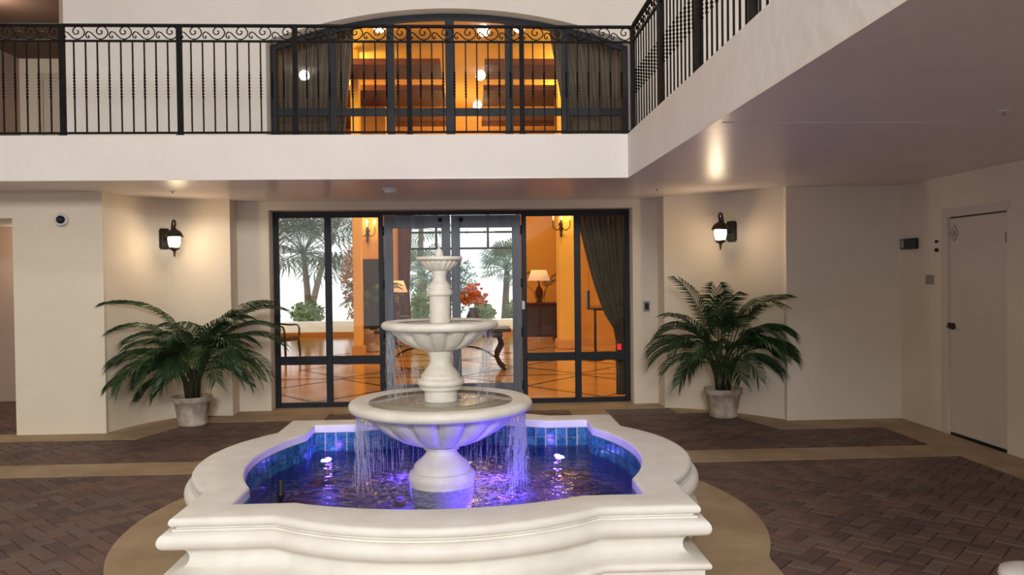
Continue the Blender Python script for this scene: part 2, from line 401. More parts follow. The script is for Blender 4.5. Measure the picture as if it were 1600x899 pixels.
# back wall with the two glazed openings
wb = MB(); WT = .30
wl = MB(); wl.box(-5.1, OX0, YW, YW+WT, 0, ZS); wl.box(OX1, XR+.2, YW, YW+WT, 0, ZS); wl.box(OX0, OX1, YW, YW+WT, 2.565, ZS)
wb.box(-5.1, OX0, YW, YW+WT, ZS, 7.5); wb.box(OX1, XR+.2, YW, YW+WT, ZS, 7.5)
ACX, ARZ, ARR = (OX0+OX1)/2, 5.136, 6.68
def archz(x, top=ARZ, rr=ARR): return top-rr+sqrt(rr*rr-(x-ACX)**2)
NS = 32
for i in range(NS):
    xa = OX0+(OX1-OX0)*i/NS; xb = OX0+(OX1-OX0)*(i+1)/NS
    za, zb = archz(xa), archz(xb)
    wb.add([(xa, YW, za), (xb, YW, zb), (xb, YW, 7.5), (xa, YW, 7.5), (xa, YW+WT, za), (xb, YW+WT, zb), (xb, YW+WT, 7.5), (xa, YW+WT, 7.5)],
           [(0, 1, 2, 3), (4, 7, 6, 5), (0, 4, 5, 1)])
struct('wall_back', wl, M['stucco'], 'cream stucco wall around the glazed entrance behind the fountain', cat='wall')
struct('wall_upper', wb, M['fascia'], 'pale stucco upper wall around the arched window', cat='wall')
# balcony slab, L shaped
sl = MB(); 
poly = [(LX0, YF), (XF, YF), (XF, -6.5), (XR+.2, -6.5), (XR+.2, YW), (LX0, YW)]
top = MB()
sl.prism(poly, ZC+.01, ZS)
balcony = struct('trim_1', sl, M['fascia'], 'cream stucco balcony edge running above the entrance and down the right side', cat='balcony')
struct('ceiling', MB().prism([(LX0, YF), (XF, YF), (XF, -6.5), (XR, -6.5), (XR, YW), (LX0, YW)], ZC-.0, ZC+.01), M['soffit'], 'grey-brown painted soffit under the balcony', cat='ceiling')
put('soffit_joint', MB().box(1.62, 3.3, 5.06, 5.068, ZC-.003, ZC+.002), M['fascia'], bpy.data.objects['ceiling'])
put('soffit_joint', MB().box(1.62, 2.3, 8.08, 8.087, ZC-.003, ZC+.002), M['fascia'], bpy.data.objects['ceiling'])
# piers and niches
pl = MB(); pl.box(-5.045, -4.08, YP, YW, 0, ZC); pl.box(LX0, -5.045, YP, YW, 2.39, ZC); pl.box(LX0, -6.6, YP, YW, 0, 2.39)
struct('wall_left', pl, M['stucco'], 'wide cream pier beside the passage opening at left, dome camera on it', cat='wall')
struct('wall_front', MB().box(3.56, XR, YP-.08, YW, 0, ZC), M['stucco'], 'plain cream pier between the right palm niche and the side wall', cat='wall')
def niche(f, xs, end):
    mb = MB(); p = [(x, f(x)) for x in xs]
    n = len(p)
    for i in range(n-1):
        (xa, ya), (xb, yb) = p[i], p[i+1]
        mb.add([(xa, ya, 0), (xb, yb, 0), (xb, yb, ZC), (xa, ya, ZC)], [(0, 1, 2, 3)], True)
    (xa, ya) = p[-1] if end > 0 else p[0]
    mb.add([(xa, ya, 0), (xa, YW, 0), (xa, YW, ZC), (xa, ya, ZC)], [(0, 1, 2, 3)])
    return mb
fL = lambda x: 9.94-.68*max(0, -3.0-x)**4.2
fR = lambda x: 9.88-.234*(x-2.40)-.50*(x-2.40)**2
struct('wall_niche_left', niche(fL, [-4.085+1.085*i/20 for i in range(21)], 1), M['stucco'], 'curved cream niche wall behind the left palm', cat='wall')
struct('wall_niche_right', niche(fR, [2.40+1.165*i/20 for i in range(21)], -1), M['stucco'], 'curved cream niche wall behind the right palm', cat='wall')
# right wall with door opening
DY0, DY1, DZ = 7.06, 8.0, 2.285
wr = MB(); wr.box(XR, XR+.2, DY1+.01, YW, 0, ZC); wr.box(XR, XR+.2, -6.5, DY0-.01, 0, ZC); wr.box(XR, XR+.2, DY0-.01, DY1+.01, DZ+.01, ZC)
wr.box(XR, XR+.2, -6.5, YW, ZS, 7.5)
struct('wall_right', wr, M['stucco'], 'dim cream side wall at right with a flush door', cat='wall')
# canopy roof, unseen walls added around the drive to block sky light
struct('ceiling_canopy', MB().box(-9.5, XR+.2, -6.5, YW, 7.5, 7.7), M['roofpaint'], 'high canopy roof over the drive', cat='ceiling')
struct('wall_sky_block', MB().box(1.6, XR+.2, -6.7, -6.5, 0, 7.5).box(-9.5, 1.6, -6.7, -6.5, 5.5, 7.5).box(-9.7, -9.5, -6.7, YF, 0, 7.5), M['stucco'], 'unseen cream wall added behind the viewer and at left to block sky light', cat='wall')
# passages at left (two storeys)
lo = MB(); lo.box(LX0, -5.1, 11.5, 11.7, 0, ZC); lo.box(LX0-.15, LX0, YF, 14.6, 0, 7.5); lo.box(-5.3, -5.1, YW+WT, 14.6, ZS, 7.5); lo.box(-5.3, -5.1, YW, 11.5, 0, ZC)
struct('wall_passage', lo, M['tan'], 'warm tan wall inside the passage at far left', cat='wall')
struct('ceiling_passage', MB().box(LX0, -5.1, YW-.0, 11.6, ZC-.03, ZS), M['tan2'], 'tan ceiling of the lower passage', cat='ceiling')
struct('ceiling_corridor', MB().box(LX0, -5.1, YW, 14.6, 5.62, 5.75), M['brownpaint'], 'brown ceiling of the upper corridor at far left', cat='ceiling')
struct('floor_corridor', MB().box(LX0, -5.1, 11.6, 14.6, ZS-.2, ZS), M['tan'], 'floor of the upper corridor', cat='floor')
uc = MB().box(LX0, -5.1, 14.4, 14.6, ZS, 5.62)
struct('wall_corridor', uc, M['stucco'], 'pale end wall of the upper corridor at far left', cat='wall')
d3 = sempty('door_5', 'pale door with a wide casing at the end of the upper corridor', 'door'); d3.location = (-7.14, 14.4, ZS)
put('casing', MB().box(-.5, -.4, -.03, 0, 0, 2.25).box(.6, .7, -.03, 0, 0, 2.25).box(-.4, .6, -.03, 0, 2.15, 2.25), M['casing'], d3)
put('leaf', MB().bbox(-.39, .59, -.02, 0, 0, 2.14, .004), M['doorcream'], d3)

# ------------------------------------------------------------------ glazed entrance
YG = 10.46
def bar(par, x0, x1, z0, z1, mat='frame', nm='frame_bar', d=.05):
    return put(nm, MB().bbox(x0, x1, -d/2, d/2, z0, z1, .004), M[mat], par)
def pane(par, x0, x1, z0, z1):
    return put('pane', MB().box(x0, x1, -.004, .004, z0, z1), M['glass'], par)
def sidelight(name, label, xs, xe, xm):
    w_ = sempty(name, label, 'window'); w_.location = (0, YG, 0)
    for a, b in ((xs, xs+.065), (xm-.042, xm+.042), (xe-.065, xe)): bar(w_, a, b, .0, 2.56)
    for a, b in ((xs+.065, xm-.042), (xm+.042, xe-.065)):
        for z0, z1 in ((0, .065), (.56, .67), (2.48, 2.56)): bar(w_, a, b, z0, z1)
        pane(w_, a, b, .065, .56); pane(w_, a, b, .67, 2.48)
    return w_
sidelight('window_1', 'dark-framed entrance sidelight left of the double doors, four panes', OX0+.005, -1.175, -1.896)
sl2 = sidelight('window_2', 'dark-framed entrance sidelight right of the double doors, curtain behind', .635, OX1-.005, 1.377)
put('glowing_red_sticker', MB().box(1.9, 1.955, -.012, -.006, .69, .77), M['red'], sl2)
head = sempty('trim_2', 'dark door head bar across the double doors', 'trim'); head.location = (0, YG, 0); bar(head, -1.175, .635, 2.505, 2.56)
def leaf(name, label, x0, x1, hinge):
    d = sempty(name, label, 'door'); d.location = (0, YG, 0)
    put('stile', MB().bbox(x0, x0+.115, -.025, .025, .012, 2.5, .005), M['door'], d); put('stile', MB().bbox(x1-.115, x1, -.025, .025, .012, 2.5, .005), M['door'], d)
    put('top_rail', MB().bbox(x0+.115, x1-.115, -.024, .024, 2.335, 2.5, .004), M['door'], d); put('bottom_rail', MB().bbox(x0+.115, x1-.115, -.024, .024, .012, .28, .004), M['door'], d)
    pane(d, x0+.115, x1-.115, .28, 2.335)
    xl = x1-.13 if hinge < 0 else x0+.13
    put('lock_knob', MB().lathe([(0, .06), (.018, .058), (.022, .045), (.022, .03), (.03, .027), (.03, .022)], 14, (xl, 0, 2.44), axis='y'), M['black'], d)
    xh = x0-.006 if hinge < 0 else x1+.006
    for z in (.25, .95, 1.6, 2.3): put('hinge', MB().lathe([(.012, -.06), (.012, .06)], 8, (xh, -.03, z)), M['black'], d)
    return d
leaf('door_1', 'left leaf of the slate entrance double door, glass panel behind the fountain', -1.168, -.3, -1)
dl = leaf('door_2', 'right leaf of the slate entrance double door, glass panel with garden beyond', -.288, .628, 1)
put('door_contact', MB().bbox(.634, .67, -.045, -.026, 1.25, 1.36, .004), M['white'], sl2)

# arched window above
aw = sempty('window_3', 'wide arched dark-framed window above the entrance behind the balcony rail', 'window'); aw.location = (0, YG, 0)
IR = ARR; 
def az(x): return archz(x, 5.14)
arcm = MB()
for i in range(NS):
    xa = OX0+.004+(OX1-OX0-.008)*i/NS; xb = OX0+.004+(OX1-OX0-.008)*(i+1)/NS
    q = []
    for y in (-.03, .03): q += [(xa, y, az(xa)-.085), (xb, y, az(xb)-.085), (xb, y, az(xb)), (xa, y, az(xa))]
    arcm.add(q, [(0, 1, 2, 3), (4, 7, 6, 5), (0, 4, 5, 1), (2, 6, 7, 3)])
put('arched_head', arcm, M['frame'], aw)
mull = [(OX0+.004, OX0+.08), (-1.857, -1.75), (-1.095, -1.0), (-.334, -.217), (.446, .551), (1.185, 1.287), (OX1-.08, OX1-.004)]
for a, b in mull:
    zt = min(az(a), az(b))-.06
    bar(aw, a, b, ZS, zt, nm='mullion', d=.07)
for (a, b), (c, d) in zip(mull[:-1], mull[1:]):
    bar(aw, b, c, 3.805, 3.905, nm='transom'); bar(aw, b, c, ZS, ZS+.07, nm='transom')
    pane(aw, b, c, ZS+.07, 3.805)
    n = 6; pp = [(b, 3.905), (c, 3.905)]+[(c+(b-c)*i/n, az(c+(b-c)*i/n)-.08) for i in range(n+1)]
    put('pane', MB().prism(pp, -.004, .004, 'y'), M['glass'], aw)

# ------------------------------------------------------------------ railings
def catmull(P, n=5):
    out = []
    for i in range(len(P)-1):
        p0, p1, p2, p3 = P[max(i-1, 0)], P[i], P[i+1], P[min(i+2, len(P)-1)]
        for k in range(n):
            t = k/n
            out.append(tuple(.5*((2*p1[a])+(-p0[a]+p2[a])*t+(2*p0[a]-5*p1[a]+4*p2[a]-p3[a])*t*t+(-p0[a]+3*p1[a]-3*p2[a]+p3[a])*t**3) for a in range(len(p1))))
    out.append(tuple(P[-1])); return out
sc = [(16, 26), (21, 20), (15, 14), (5, 20), (4, 34), (14, 46), (30, 42), (46, 26), (66, 11), (90, 8), (113, 22), (122, 42), (112, 64), (92, 75), (70, 68), (60, 48), (70, 34), (86, 36), (90, 48), (82, 52)]
K = .1129*2/126
scroll_pts = [(x*K-.1129, 0, (y-3)*.00186) for x, y in catmull(sc, 4)]
bal = MB(); s_ = .0062
zs_ = [0, .34]; 
secs = [(0, s_, 0), (.345, s_, 0)]
nt_ = 48
for i in range(nt_+1): secs.append((.35+.25*i/nt_, None, i*pi*8/nt_))      # a flat bar given eight half turns
secs += [(.605, s_, 0), (.91, s_, 0)]
vs = []; fs = []
for z, s, a in secs:
    for k in range(4):
        if s is None:
            hx, hy = .0115*(1, -1, -1, 1)[k], .0032*(1, 1, -1, -1)[k]
            vs.append((hx*cos(a)-hy*sin(a), hx*sin(a)+hy*cos(a), z))
        else:
            an = a+pi/4+k*pi/2; vs.append((s*1.41*cos(an), s*1.41*sin(an), z))
for j in range(len(secs)-1):
    for i in range(4):
        k = (i+1) % 4; fs.append((j*4+i, j*4+k, j*4+4+k, j*4+4+i))
bal.add(vs, fs); bal_me = bal.mesh('baluster', M['iron'])
scr_me = MB().tube(scroll_pts, .0062, 5).mesh('scroll', M['iron'])
post_me = MB().bbox(-.024, .024, -.024, .024, 0, 1.10, .004).box(-.034, .034, -.034, .034, 0, .012).mesh('post', M['iron'])
fixn(post_me)
P_ = 1.129
def railing(label, loc, rotz, nb, skip_first=False):
    r = thing('balcony_railing', label, 'railing', loc, rotz)
    L = nb*P_
    e0 = 0
    put('top_rail', MB().bbox(e0, L, -.022, .022, 1.075, 1.10, .004), M['iron'], r)
    put('frieze_rail', MB().bbox(e0, L, -.012, .012, .925, .945, .003), M['iron'], r)
    put('bottom_rail', MB().bbox(e0, L, -.012, .012, .022, .042, .003), M['iron'], r)
    for b in range(nb+1):
        if not (b == 0 and skip_first): put('post', post_me, None, r, (b*P_, 0, 0))
        if b < nb:
            for k in range(1, 10): put('baluster', bal_me, None, r, (b*P_+k*P_/10, 0, .03))
            for k in range(5): put('scroll', scr_me, None, r, (b*P_+(k+.5)*P_/5, 0, .945))
    return r
railing('black wrought-iron railing with scroll frieze across the front balcony', (1.64-6*P_, YF+.05, ZS), 0, 6)
railing('black wrought-iron railing receding along the right-hand balcony', (1.64, YF-.018, ZS), -pi/2, 5, True)

# ------------------------------------------------------------------ fountain
ft = thing('tiered_fountain', 'three-tier white stone fountain in a quatrefoil pool lined with blue tiles', 'fountain', FC)
A_, C_, S_ = 1.402, .86, .285; RR = (C_*C_+S_*S_)/(2*S_); KK = A_+S_-RR
def dims(d):
    if d > -.15: a = A_+d; r = RR+d; return a, r, sqrt(r*r-(a-KK)**2), KK
    a = A_+d; c = .80; sg_ = .19; r = (c*c+sg_*sg_)/(2*sg_); return a, r+(d+.25), c, a+sg_-r-(d+.25)
def outline(d, na=22, nf=3):
    a, r, c, kk = dims(d); th = math.asin(c/r)
    side = []        # front side (y=-a), going +x
    for i in range(nf): side.append((-a+(a-c)*i/nf, -a))
    for i in range(na+1):
        t = -th+2*th*i/na; side.append((r*sin(t), -(kk+r*cos(t))))
    for i in range(1, nf): side.append((c+(a-c)*i/nf, -a))
    out = []
    for k in range(4):
        cs, sn = [(1, 0), (0, 1), (-1, 0), (0, -1)][k]
        out += [(x*cs-y*sn, x*sn+y*cs) for x, y in side]
    return out
def sweep(prof, closed=False):
    mb = MB(); rings = [[(x, y, z) for x, y in outline(d)] for d, z in prof]; n = len(rings[0])
    vs = [p for r in rings for p in r]; fs = []
    m_ = len(prof)
    for j in range(m_ if closed else m_-1):
        j2 = (j+1) % m_
        for i in range(n):
            k = (i+1) % n; fs.append((j*n+i, j*n+k, j2*n+k, j2*n+i))
    return mb.add(vs, fs, True)
def autosmooth(o, ang=35):
    me = o.data; bm = bmesh.new(); bm.from_mesh(me)
    for e in bm.edges:
        if len(e.link_faces) == 2 and e.calc_face_angle(0) > radians(ang): e.smooth = False
    bm.to_mesh(me); bm.free()
def arc(c, r, a0, a1, n=6): return [(c[0]+r*cos(radians(a0+(a1-a0)*i/n)), c[1]+r*sin(radians(a0+(a1-a0)*i/n))) for i in range(n+1)]
cop = [(-.25, .408), (-.25, .438)]+arc((-.233, .438), .017, 180, 90, 4)+arc((-.024, .429), .026, 90, -80, 7)+[(-.03, .403), (-.03, .392), (-.25, .392)]
autosmooth(put('coping', sweep(cop, True), M['stone'], ft), 40)
base = [(-.1, .392), (-.012, .392), (-.012, .384)]+[(-.0, .384)]+arc((.0, .338), .048, 80, -80, 8)+[(-.01, .286), (-.028, .284)]+arc((-.02, .225), .058, 95, 240, 8)+[(-.03, .168), (.0, .158)]+arc((.026, .135), .022, 80, -90, 6)+[(.018, .108), (.018, .0)]
autosmooth(put('basin_wall', sweep(base), M['stone'], ft), 40)
put('basin_lining', sweep([(-.242, .392), (-.242, .02)]), M['grouttile'], ft)
fl = MB(); o_ = outline(-.235); fl.add([(x, y, .03) for x, y in o_], [tuple(range(len(o_)))]); put('basin_floor', fl, M['poolfloor'], ft)
# submerged lining below the tile band
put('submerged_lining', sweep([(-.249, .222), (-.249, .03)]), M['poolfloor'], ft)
# glazed tiles: two visible courses
tile_me = MB().bbox(-.0385, .0385, -.012, 0, -.0385, .0385, .003).mesh('tile', M['tile'])
d = -.243; a, r, c, kk = dims(d); th = math.asin(c/r); pit = .0835
spots = []
nfl = max(1, int((a-c)/pit+.2)); nar = int(2*th*r/pit)
for k in range(4):
    ang = k*pi/2
    loc = []
    for sgn in (-1, 1):
        for i in range(nfl):
            x = sgn*(c+(a-c)*(i+.5)/nfl); loc.append((x, -a, 0))
    for i in range(nar):
        t = -th+2*th*(i+.5)/nar; loc.append((r*sin(t), -(kk+r*cos(t)), t))
    for x, y, t in loc:
        spots.append((x*cos(ang)-y*sin(ang), x*sin(ang)+y*cos(ang), ang+t))
for z in (.3475, .265):
    for x, y, t in spots: put('tile', tile_me, None, ft, (x, y, z), t+pi)
print('TILES', len(spots)*2)
# water of the pool
wm = MB(); o_ = outline(-.251)
wm.add([(x, y, 0) for x, y in o_], [tuple(range(len(o_)))])
put('pool_water', wm, M['poolwater'], ft, (0, 0, .237))
# pedestal and bowls
def gad(n, amp, z0, z1):
    def f(a, j, z):
        if z < z0 or z > z1: return 1
        e = min(1, (z-z0)/(.15*(z1-z0)+1e-6))
        return 1-amp*e*(1-abs(sin(n*a/2)))**2.2
    return f
pd_ = put('pedestal', MB().lathe([(.20, .04), (.226, .2), (.226, .252), (.236, .275), (.236, .305), (.222, .33), (.205, .338), (.2, .35), (.196, .372), (.18, .392), (.145, .42), (.118, .447), (.107, .47), (.107, .484), (.125, .487), (.125, .503), (.105, .508)], 48), M['bowlstone'], ft, BX0)
autosmooth(pd_, 30)
lb = [(.105, .505), (.15, .513), (.215, .53), (.3, .563), (.39, .612), (.455, .66), (.51, .712), (.54, .755), (.56, .768)]
def bowl(name, prof, lip, inner, n, amp, zlo, zhi, seg=8):
    b_ = put(name, MB().lathe(prof, n*seg, mod=gad(n, amp, zlo, zhi)), M['bowlstone'], ft, BX0)
    put('rim', MB().lathe(lip+inner, 72), M['bowlstone'], ft, BX0)
bowl('lower_bowl', lb, [(.55, .768), (.6, .766)]+arc((.607, .802), .036, -90, 80, 7)+[(.57, .842), (.53, .836)], [(.49, .82), (.4, .805), (.2, .80), (0, .80)], 16, .17, .50, .77)
put('bowl_water', MB().lathe([(.515, 0), (.3, .001), (0.06, .001)], 64), M['bowlwater'], ft, (BX0[0], 0, .826))
mc_ = put('middle_column', MB().lathe([(.115, .775), (.115, .905), (.145, .908), (.15, .928)]+arc((.14, .958), .027, -80, 80, 7)+[(.138, .99), (.138, 1.008), (.128, 1.014), (.118, 1.03), (.098, 1.055), (.08, 1.08), (.075, 1.105), (.078, 1.135), (.085, 1.15), (.085, 1.16), (.092, 1.162), (.092, 1.178), (.086, 1.185)], 40), M['bowlstone'], ft, BX0)
mb_ = [(.085, 1.18), (.13, 1.186), (.19, 1.202), (.25, 1.232), (.3, 1.272), (.335, 1.31), (.352, 1.33)]
bowl('middle_bowl', mb_, [(.345, 1.33), (.375, 1.33)]+arc((.383, 1.358), .027, -90, 80, 7)+[(.355, 1.388), (.325, 1.382)], [(.3, 1.37), (.22, 1.36), (0, 1.36)], 14, .17, 1.175, 1.332)
put('bowl_water', MB().lathe([(.32, 0), (.2, .001), (0.04, .001)], 48), M['bowlwater'], ft, (BX0[0], 0, 1.374))
autosmooth(mc_); uc_ = put('upper_column', MB().lathe([(.072, 1.34), (.072, 1.545), (.074, 1.56), (.088, 1.568), (.093, 1.585), (.088, 1.602), (.076, 1.608), (.076, 1.635), (.066, 1.652), (.05, 1.668), (.046, 1.69), (.05, 1.715), (.056, 1.728), (.056, 1.738)], 36), M['bowlstone'], ft, BX0)
autosmooth(uc_)
bowl('top_bowl', [(.055, 1.735), (.085, 1.745), (.11, 1.765), (.128, 1.788), (.138, 1.808)], [(.135, 1.808), (.152, 1.81)]+arc((.152, 1.824), .012, -60, 80, 5)+[(.14, 1.838), (.125, 1.832)], [(.1, 1.815), (0, 1.805)], 18, .14, 1.73, 1.81, 6)
put('finial', MB().lathe([(.034, 1.81), (.034, 1.835), (.028, 1.85), (.026, 1.87), (.02, 1.885), (.008, 1.895), (0, 1.9)], 20), M['bowlstone'], ft, BX0)
# falling water
rs = random.Random(3)
def streams(n, r0, z0, z1, rin, angf, wmin, wmax, name):
    mb = MB()
    for _ in range(n):
        a = angf()
        while sin(a) < -.62: a = angf()
        r = r0*rs.uniform(.97, 1.0); rb = r+rs.uniform(-rin, .02)
        z = z0-rs.uniform(0, .04); full = rs.random() < .2
        zend = z1
        seg = []; t = 0 if full else rs.uniform(0, .85); tend = 1 if full else min(1, t+rs.uniform(.05, .3))
        a2 = a+rs.uniform(-.06, .06); w_ = rs.uniform(wmin, wmax); pts = []; rad = []
        k = 9
        for i in range(k+1):
            u = t+(tend-t)*i/k; rr = r+(rb-r)*u**.6; aa = a+(a2-a)*u
            pts.append((rr*cos(aa)+rs.uniform(-.002, .002), rr*sin(aa)+rs.uniform(-.002, .002), z+(zend-z)*u))
            rad.append(w_*(.35+.65*abs(sin(u*17+a*9)))*(1-.3*u))
        mb.tube(pts, rad, 4, True)
    for _ in range(n):
        a = angf(); r = r0+rs.uniform(-.07, .03); z = rs.uniform(z1, z0); q = rs.uniform(.0012, .0028)
        mb.lathe([(0, -q*2.2), (q, 0), (0, q*2.2)], 4, (r*cos(a), r*sin(a), z))
    put(name, mb, M['stream'], ft, BX0, kind='stuff', fix=False)
def ang_low():
    u = rs.random()
    if u < .5: return rs.gauss(radians(-8), .38)
    if u < .72: return pi+rs.gauss(0.05, .42)
    return rs.uniform(0, pi)
def ang_mid():
    u = rs.random()
    if u < .4: return pi+rs.gauss(.2, .45)
    if u < .7: return rs.gauss(-.1, .5)
    return rs.uniform(0, 2*pi)
streams(560, .60, .775, .24, .07, ang_low, .0012, .0036, 'lower_water_curtain')
streams(60, .30, .60, .24, .02, lambda: rs.uniform(.1, pi-.1), .001, .0025, 'inner_water_curtain')
streams(200, .375, 1.335, .83, .12, ang_mid, .001, .0026, 'upper_water_curtain')
sp = MB()
for _ in range(260):
    a = rs.uniform(0, 2*pi); r = rs.gauss(.2, .05); z = .83+abs(rs.gauss(0, .05)); q = rs.uniform(.0012, .003)
    if rs.random() < .5: r = abs(rs.gauss(.5, .15)); z = .24+abs(rs.gauss(0, .04))
    sp.lathe([(0, -q), (q, 0), (0, q)], 4, (r*cos(a), r*sin(a), z))
put('splash', sp, M['stream'], ft, BX0, kind='stuff', fix=False)
# pool lamps
for x, y, z, pw in ((-1.03, .93, .15, 3), (.89, .86, .15, 3.5), (.40, .10, .03, 14), (.46, -.40, .03, 17), (-.36, .2, .03, 8)):
    g_ = put('pool_lamp', MB().lathe([(.05, 0), (.05, .03), (.042, .045), (.035, .05)], 20), M['black'], ft, (x, y, z))
    put('lens', MB().lathe([(.036, .0), (.03, .012), (0, .016)], 20), M['led'] if z > .1 else M['led2'], g_, (0, 0, .05))
    if z > .1: put('bracket', MB().box(-.012, .012, -.012, .012, -.12, 0), M['black'], g_)
    point('pool_lamp_light', (x*.97, y*.97, z+.085), pw, (.16, .06, 1), .03 if z > .1 else .07, ft)
nz = put('water_nozzle', MB().lathe([(.03, 0), (.03, .22), (.018, .225), (.018, .30), (0.0, .302)], 14), M['black'], ft, (-1.12, -.18, .03))

# ------------------------------------------------------------------ potted palms
def frond_mb(az_, el, L, droop, n=34, ll=.25, lw=.010, twist=0):
    st = MB(); lf = MB(); p = Vector((0, 0, 0)); pts = [p.copy()]; dirs = []
    K_ = 26; ds = L/K_; e = el
    h = Vector((cos(az_), sin(az_), 0)); side = Vector((-sin(az_), cos(az_), 0))
    for i in range(K_):
        t = i/K_; e = el-droop*t**1.6
        dv = h*cos(e)+Vector((0, 0, 1))*sin(e); dirs.append(dv); p = p+dv*ds; pts.append(p.copy())
    dirs.append(dirs[-1])
    lf.tube(pts, [.007*(1-.8*i/K_)+.0012 for i in range(K_+1)], 5)
    for i in range(n):
        t = .27+.73*(i+.5)/n; f = t*K_; j = min(int(f), K_-1); q = pts[j].lerp(pts[j+1], f-j); dv = dirs[j]
        up = side.cross(dv); up = up if up.z > 0 else -up
        ln = ll*(sin(pi*min(1, .12+.9*(t-.2)))**.6+.12)
        for sg in (-1, 1):
            ang = radians(58-28*t)+rs.uniform(-.08, .08)
            d0 = (dv*cos(ang)+side*sg*sin(ang)+up*.25).normalized()
            a_ = q; b_ = q+d0*ln*.5; c_ = b_+(d0+Vector((0, 0, -.75))).normalized()*ln*.55
            wv = dv*lw
            lf.add([a_-wv*.4, a_+wv*.4, b_+wv, b_-wv, c_], [(0, 1, 2, 3), (3, 2, 4)])
    return lf
def potted_palm(label, loc, fronds, pot_r=.215, pot_h=.34, seed=1, stemh=.35, group=None, lm='leaf', pm='pot', n=34, wall=None):
    global rs
    rs = random.Random(seed)
    t = thing('potted_palm', label, 'plant', loc)
    q = pot_r
    def octo(a, j, z): return 1-.06*abs(cos(4*a)) if .03 < z < pot_h*.8 else 1
    put('pot', MB().lathe([(q*.72, 0), (q*.76, .03), (q*.74, .045), (q*.92, pot_h*.78), (q*1.0, pot_h*.82), (q*1.03, pot_h*.86), (q*1.0, pot_h*.93), (q*1.05, pot_h), (q*.93, pot_h), (q*.88, pot_h*.86)], 48, mod=octo), M[pm], t)
    put('soil', MB().lathe([(q*.9, pot_h*.86), (q*.5, pot_h*.9), (0, pot_h*.92)], 24), M['soil'], t)
    for (az_, el, L, dr, sx) in fronds:
        a2 = rs.uniform(0, 6.28); bx, by = .07*cos(a2), .07*sin(a2)
        h = stemh*rs.uniform(.6, 1.1)
        tip = Vector((bx+cos(az_)*h*.25, by+sin(az_)*h*.25, pot_h*.86+h))
        fm = frond_mb(az_, el, L, dr, n)
        if wall:                # leaves rest against the wall instead of passing through it
            for i, v in enumerate(fm.v):
                lim = wall(loc[0]+tip.x+v[0])-loc[1]-tip.y
                if v[1] > lim: fm.v[i] = (v[0], lim-.3*min(.06, v[1]-lim)*abs(sin(i)), v[2])
        o = put('frond', fm, M[lm], t, tip, fix=False)
        put('stem', MB().tube([(bx, by, pot_h*.84), (bx+(tip.x-bx)*.3, by+(tip.y-by)*.3, pot_h*.86+h*.55), tip], [.011, .009, .0065], 6), M['leafstem'], t)
    return t
D = radians
left_f = [(D(176), D(62), 1.05, 1.9, 0), (D(184), D(30), .95, 1.6, 0), (D(195), D(8), .9, 1.35, 0), (D(205), D(-5), .8, 1.1, 0), (D(170), D(45), .8, 2.1, 0), (D(215), D(40), .9, 2.0, 0),
  (D(5), D(55), .98, 1.45, 0), (D(-3), D(42), 1.05, 1.5, 0), (D(-12), D(28), 1.0, 1.65, 0), (D(-20), D(15), .8, 1.3, 0), (D(15), D(65), .85, 1.8, 0), (D(240), D(55), .75, 2.1, 0), (D(268), D(48), .7, 2.2, 0), (D(295), D(58), .75, 2.1, 0),
  (D(320), D(35), .8, 1.9, 0), (D(230), D(10), .8, 1.5, 0), (D(255), D(70), .65, 2.0, 0), (D(345), D(70), .75, 2.0, 0), (D(120), D(75), .8, 1.6, 0), (D(60), D(75), .75, 1.8, 0), (D(305), D(15), .6, 1.4, 0), (D(190), D(75), .8, 1.8, 0), (D(200), D(22), .85, 1.9, 0)]
left_f += [(D(a), D(e), l, d, 0) for a, e, l, d in ((188, 50, 1.0, 1.9), (178, 18, .95, 1.3), (215, -15, .7, .9), (200, -12, .8, .9), (352, 74, 1.2, 1.3), (6, 66, 1.15, 1.5), (190, 66, 1.1, 1.7), (330, 74, .95, 1.6), (222, 20, .8, 1.7), (236, 35, .75, 2.0), (250, 20, .6, 1.6), (278, 30, .6, 1.9), (300, 70, .7, 2.1), (330, 55, .8, 2.0), (352, 20, .7, 1.5), (8, 35, .75, 1.6), (345, 5, .6, 1.2), (172, 70, .7, 2.0), (20, 80, .75, 1.6), (262, 82, .7, 2.1), (204, 60, .8, 2.1))]
left_f = [(a_, e_, l_*(.66 if abs(((a_-pi+pi) % (2*pi))-pi) < .62 and e_ < 1.2 else 1), d_, 0) for a_, e_, l_, d_, q_ in left_f]
left_f += [(D(4), D(74), 1.15, 1.25, 0), (D(350), D(68), 1.1, 1.3, 0), (D(184), D(76), 1.05, 1.5, 0)]
potted_palm('wide bushy palm in a whitewashed clay pot under the left wall lantern', (-3.28, 9.34, .004), left_f, seed=4, stemh=.42, wall=lambda x: (8.91 if x < -4.08 else min(fL(x)-.03, 8.91+(x+4.08)) if x < -2.98 else 9.92))
right_f = [(D(178), D(40), .8, 1.6, 0), (D(186), D(25), .85, 1.5, 0), (D(170), D(62), .9, 1.9, 0), (D(330), D(78), 1.1, 1.3, 0), (D(200), D(66), .85, 1.5, 0), (D(345), D(80), 1.1, 1.35, 0), (D(350), D(50), .85, 1.8, 0),
  (D(-8), D(35), .85, 1.7, 0), (D(-25), D(22), .7, 1.4, 0), (D(250), D(55), .7, 2.2, 0), (D(280), D(60), .7, 2.2, 0), (D(305), D(42), .75, 1.9, 0), (D(225), D(40), .75, 1.9, 0), (D(210), D(10), .7, 1.4, 0), (D(330), D(70), .8, 2.0, 0),
  (D(265), D(25), .6, 1.6, 0), (D(20), D(72), .95, 1.5, 0), (D(240), D(75), .75, 1.7, 0)]
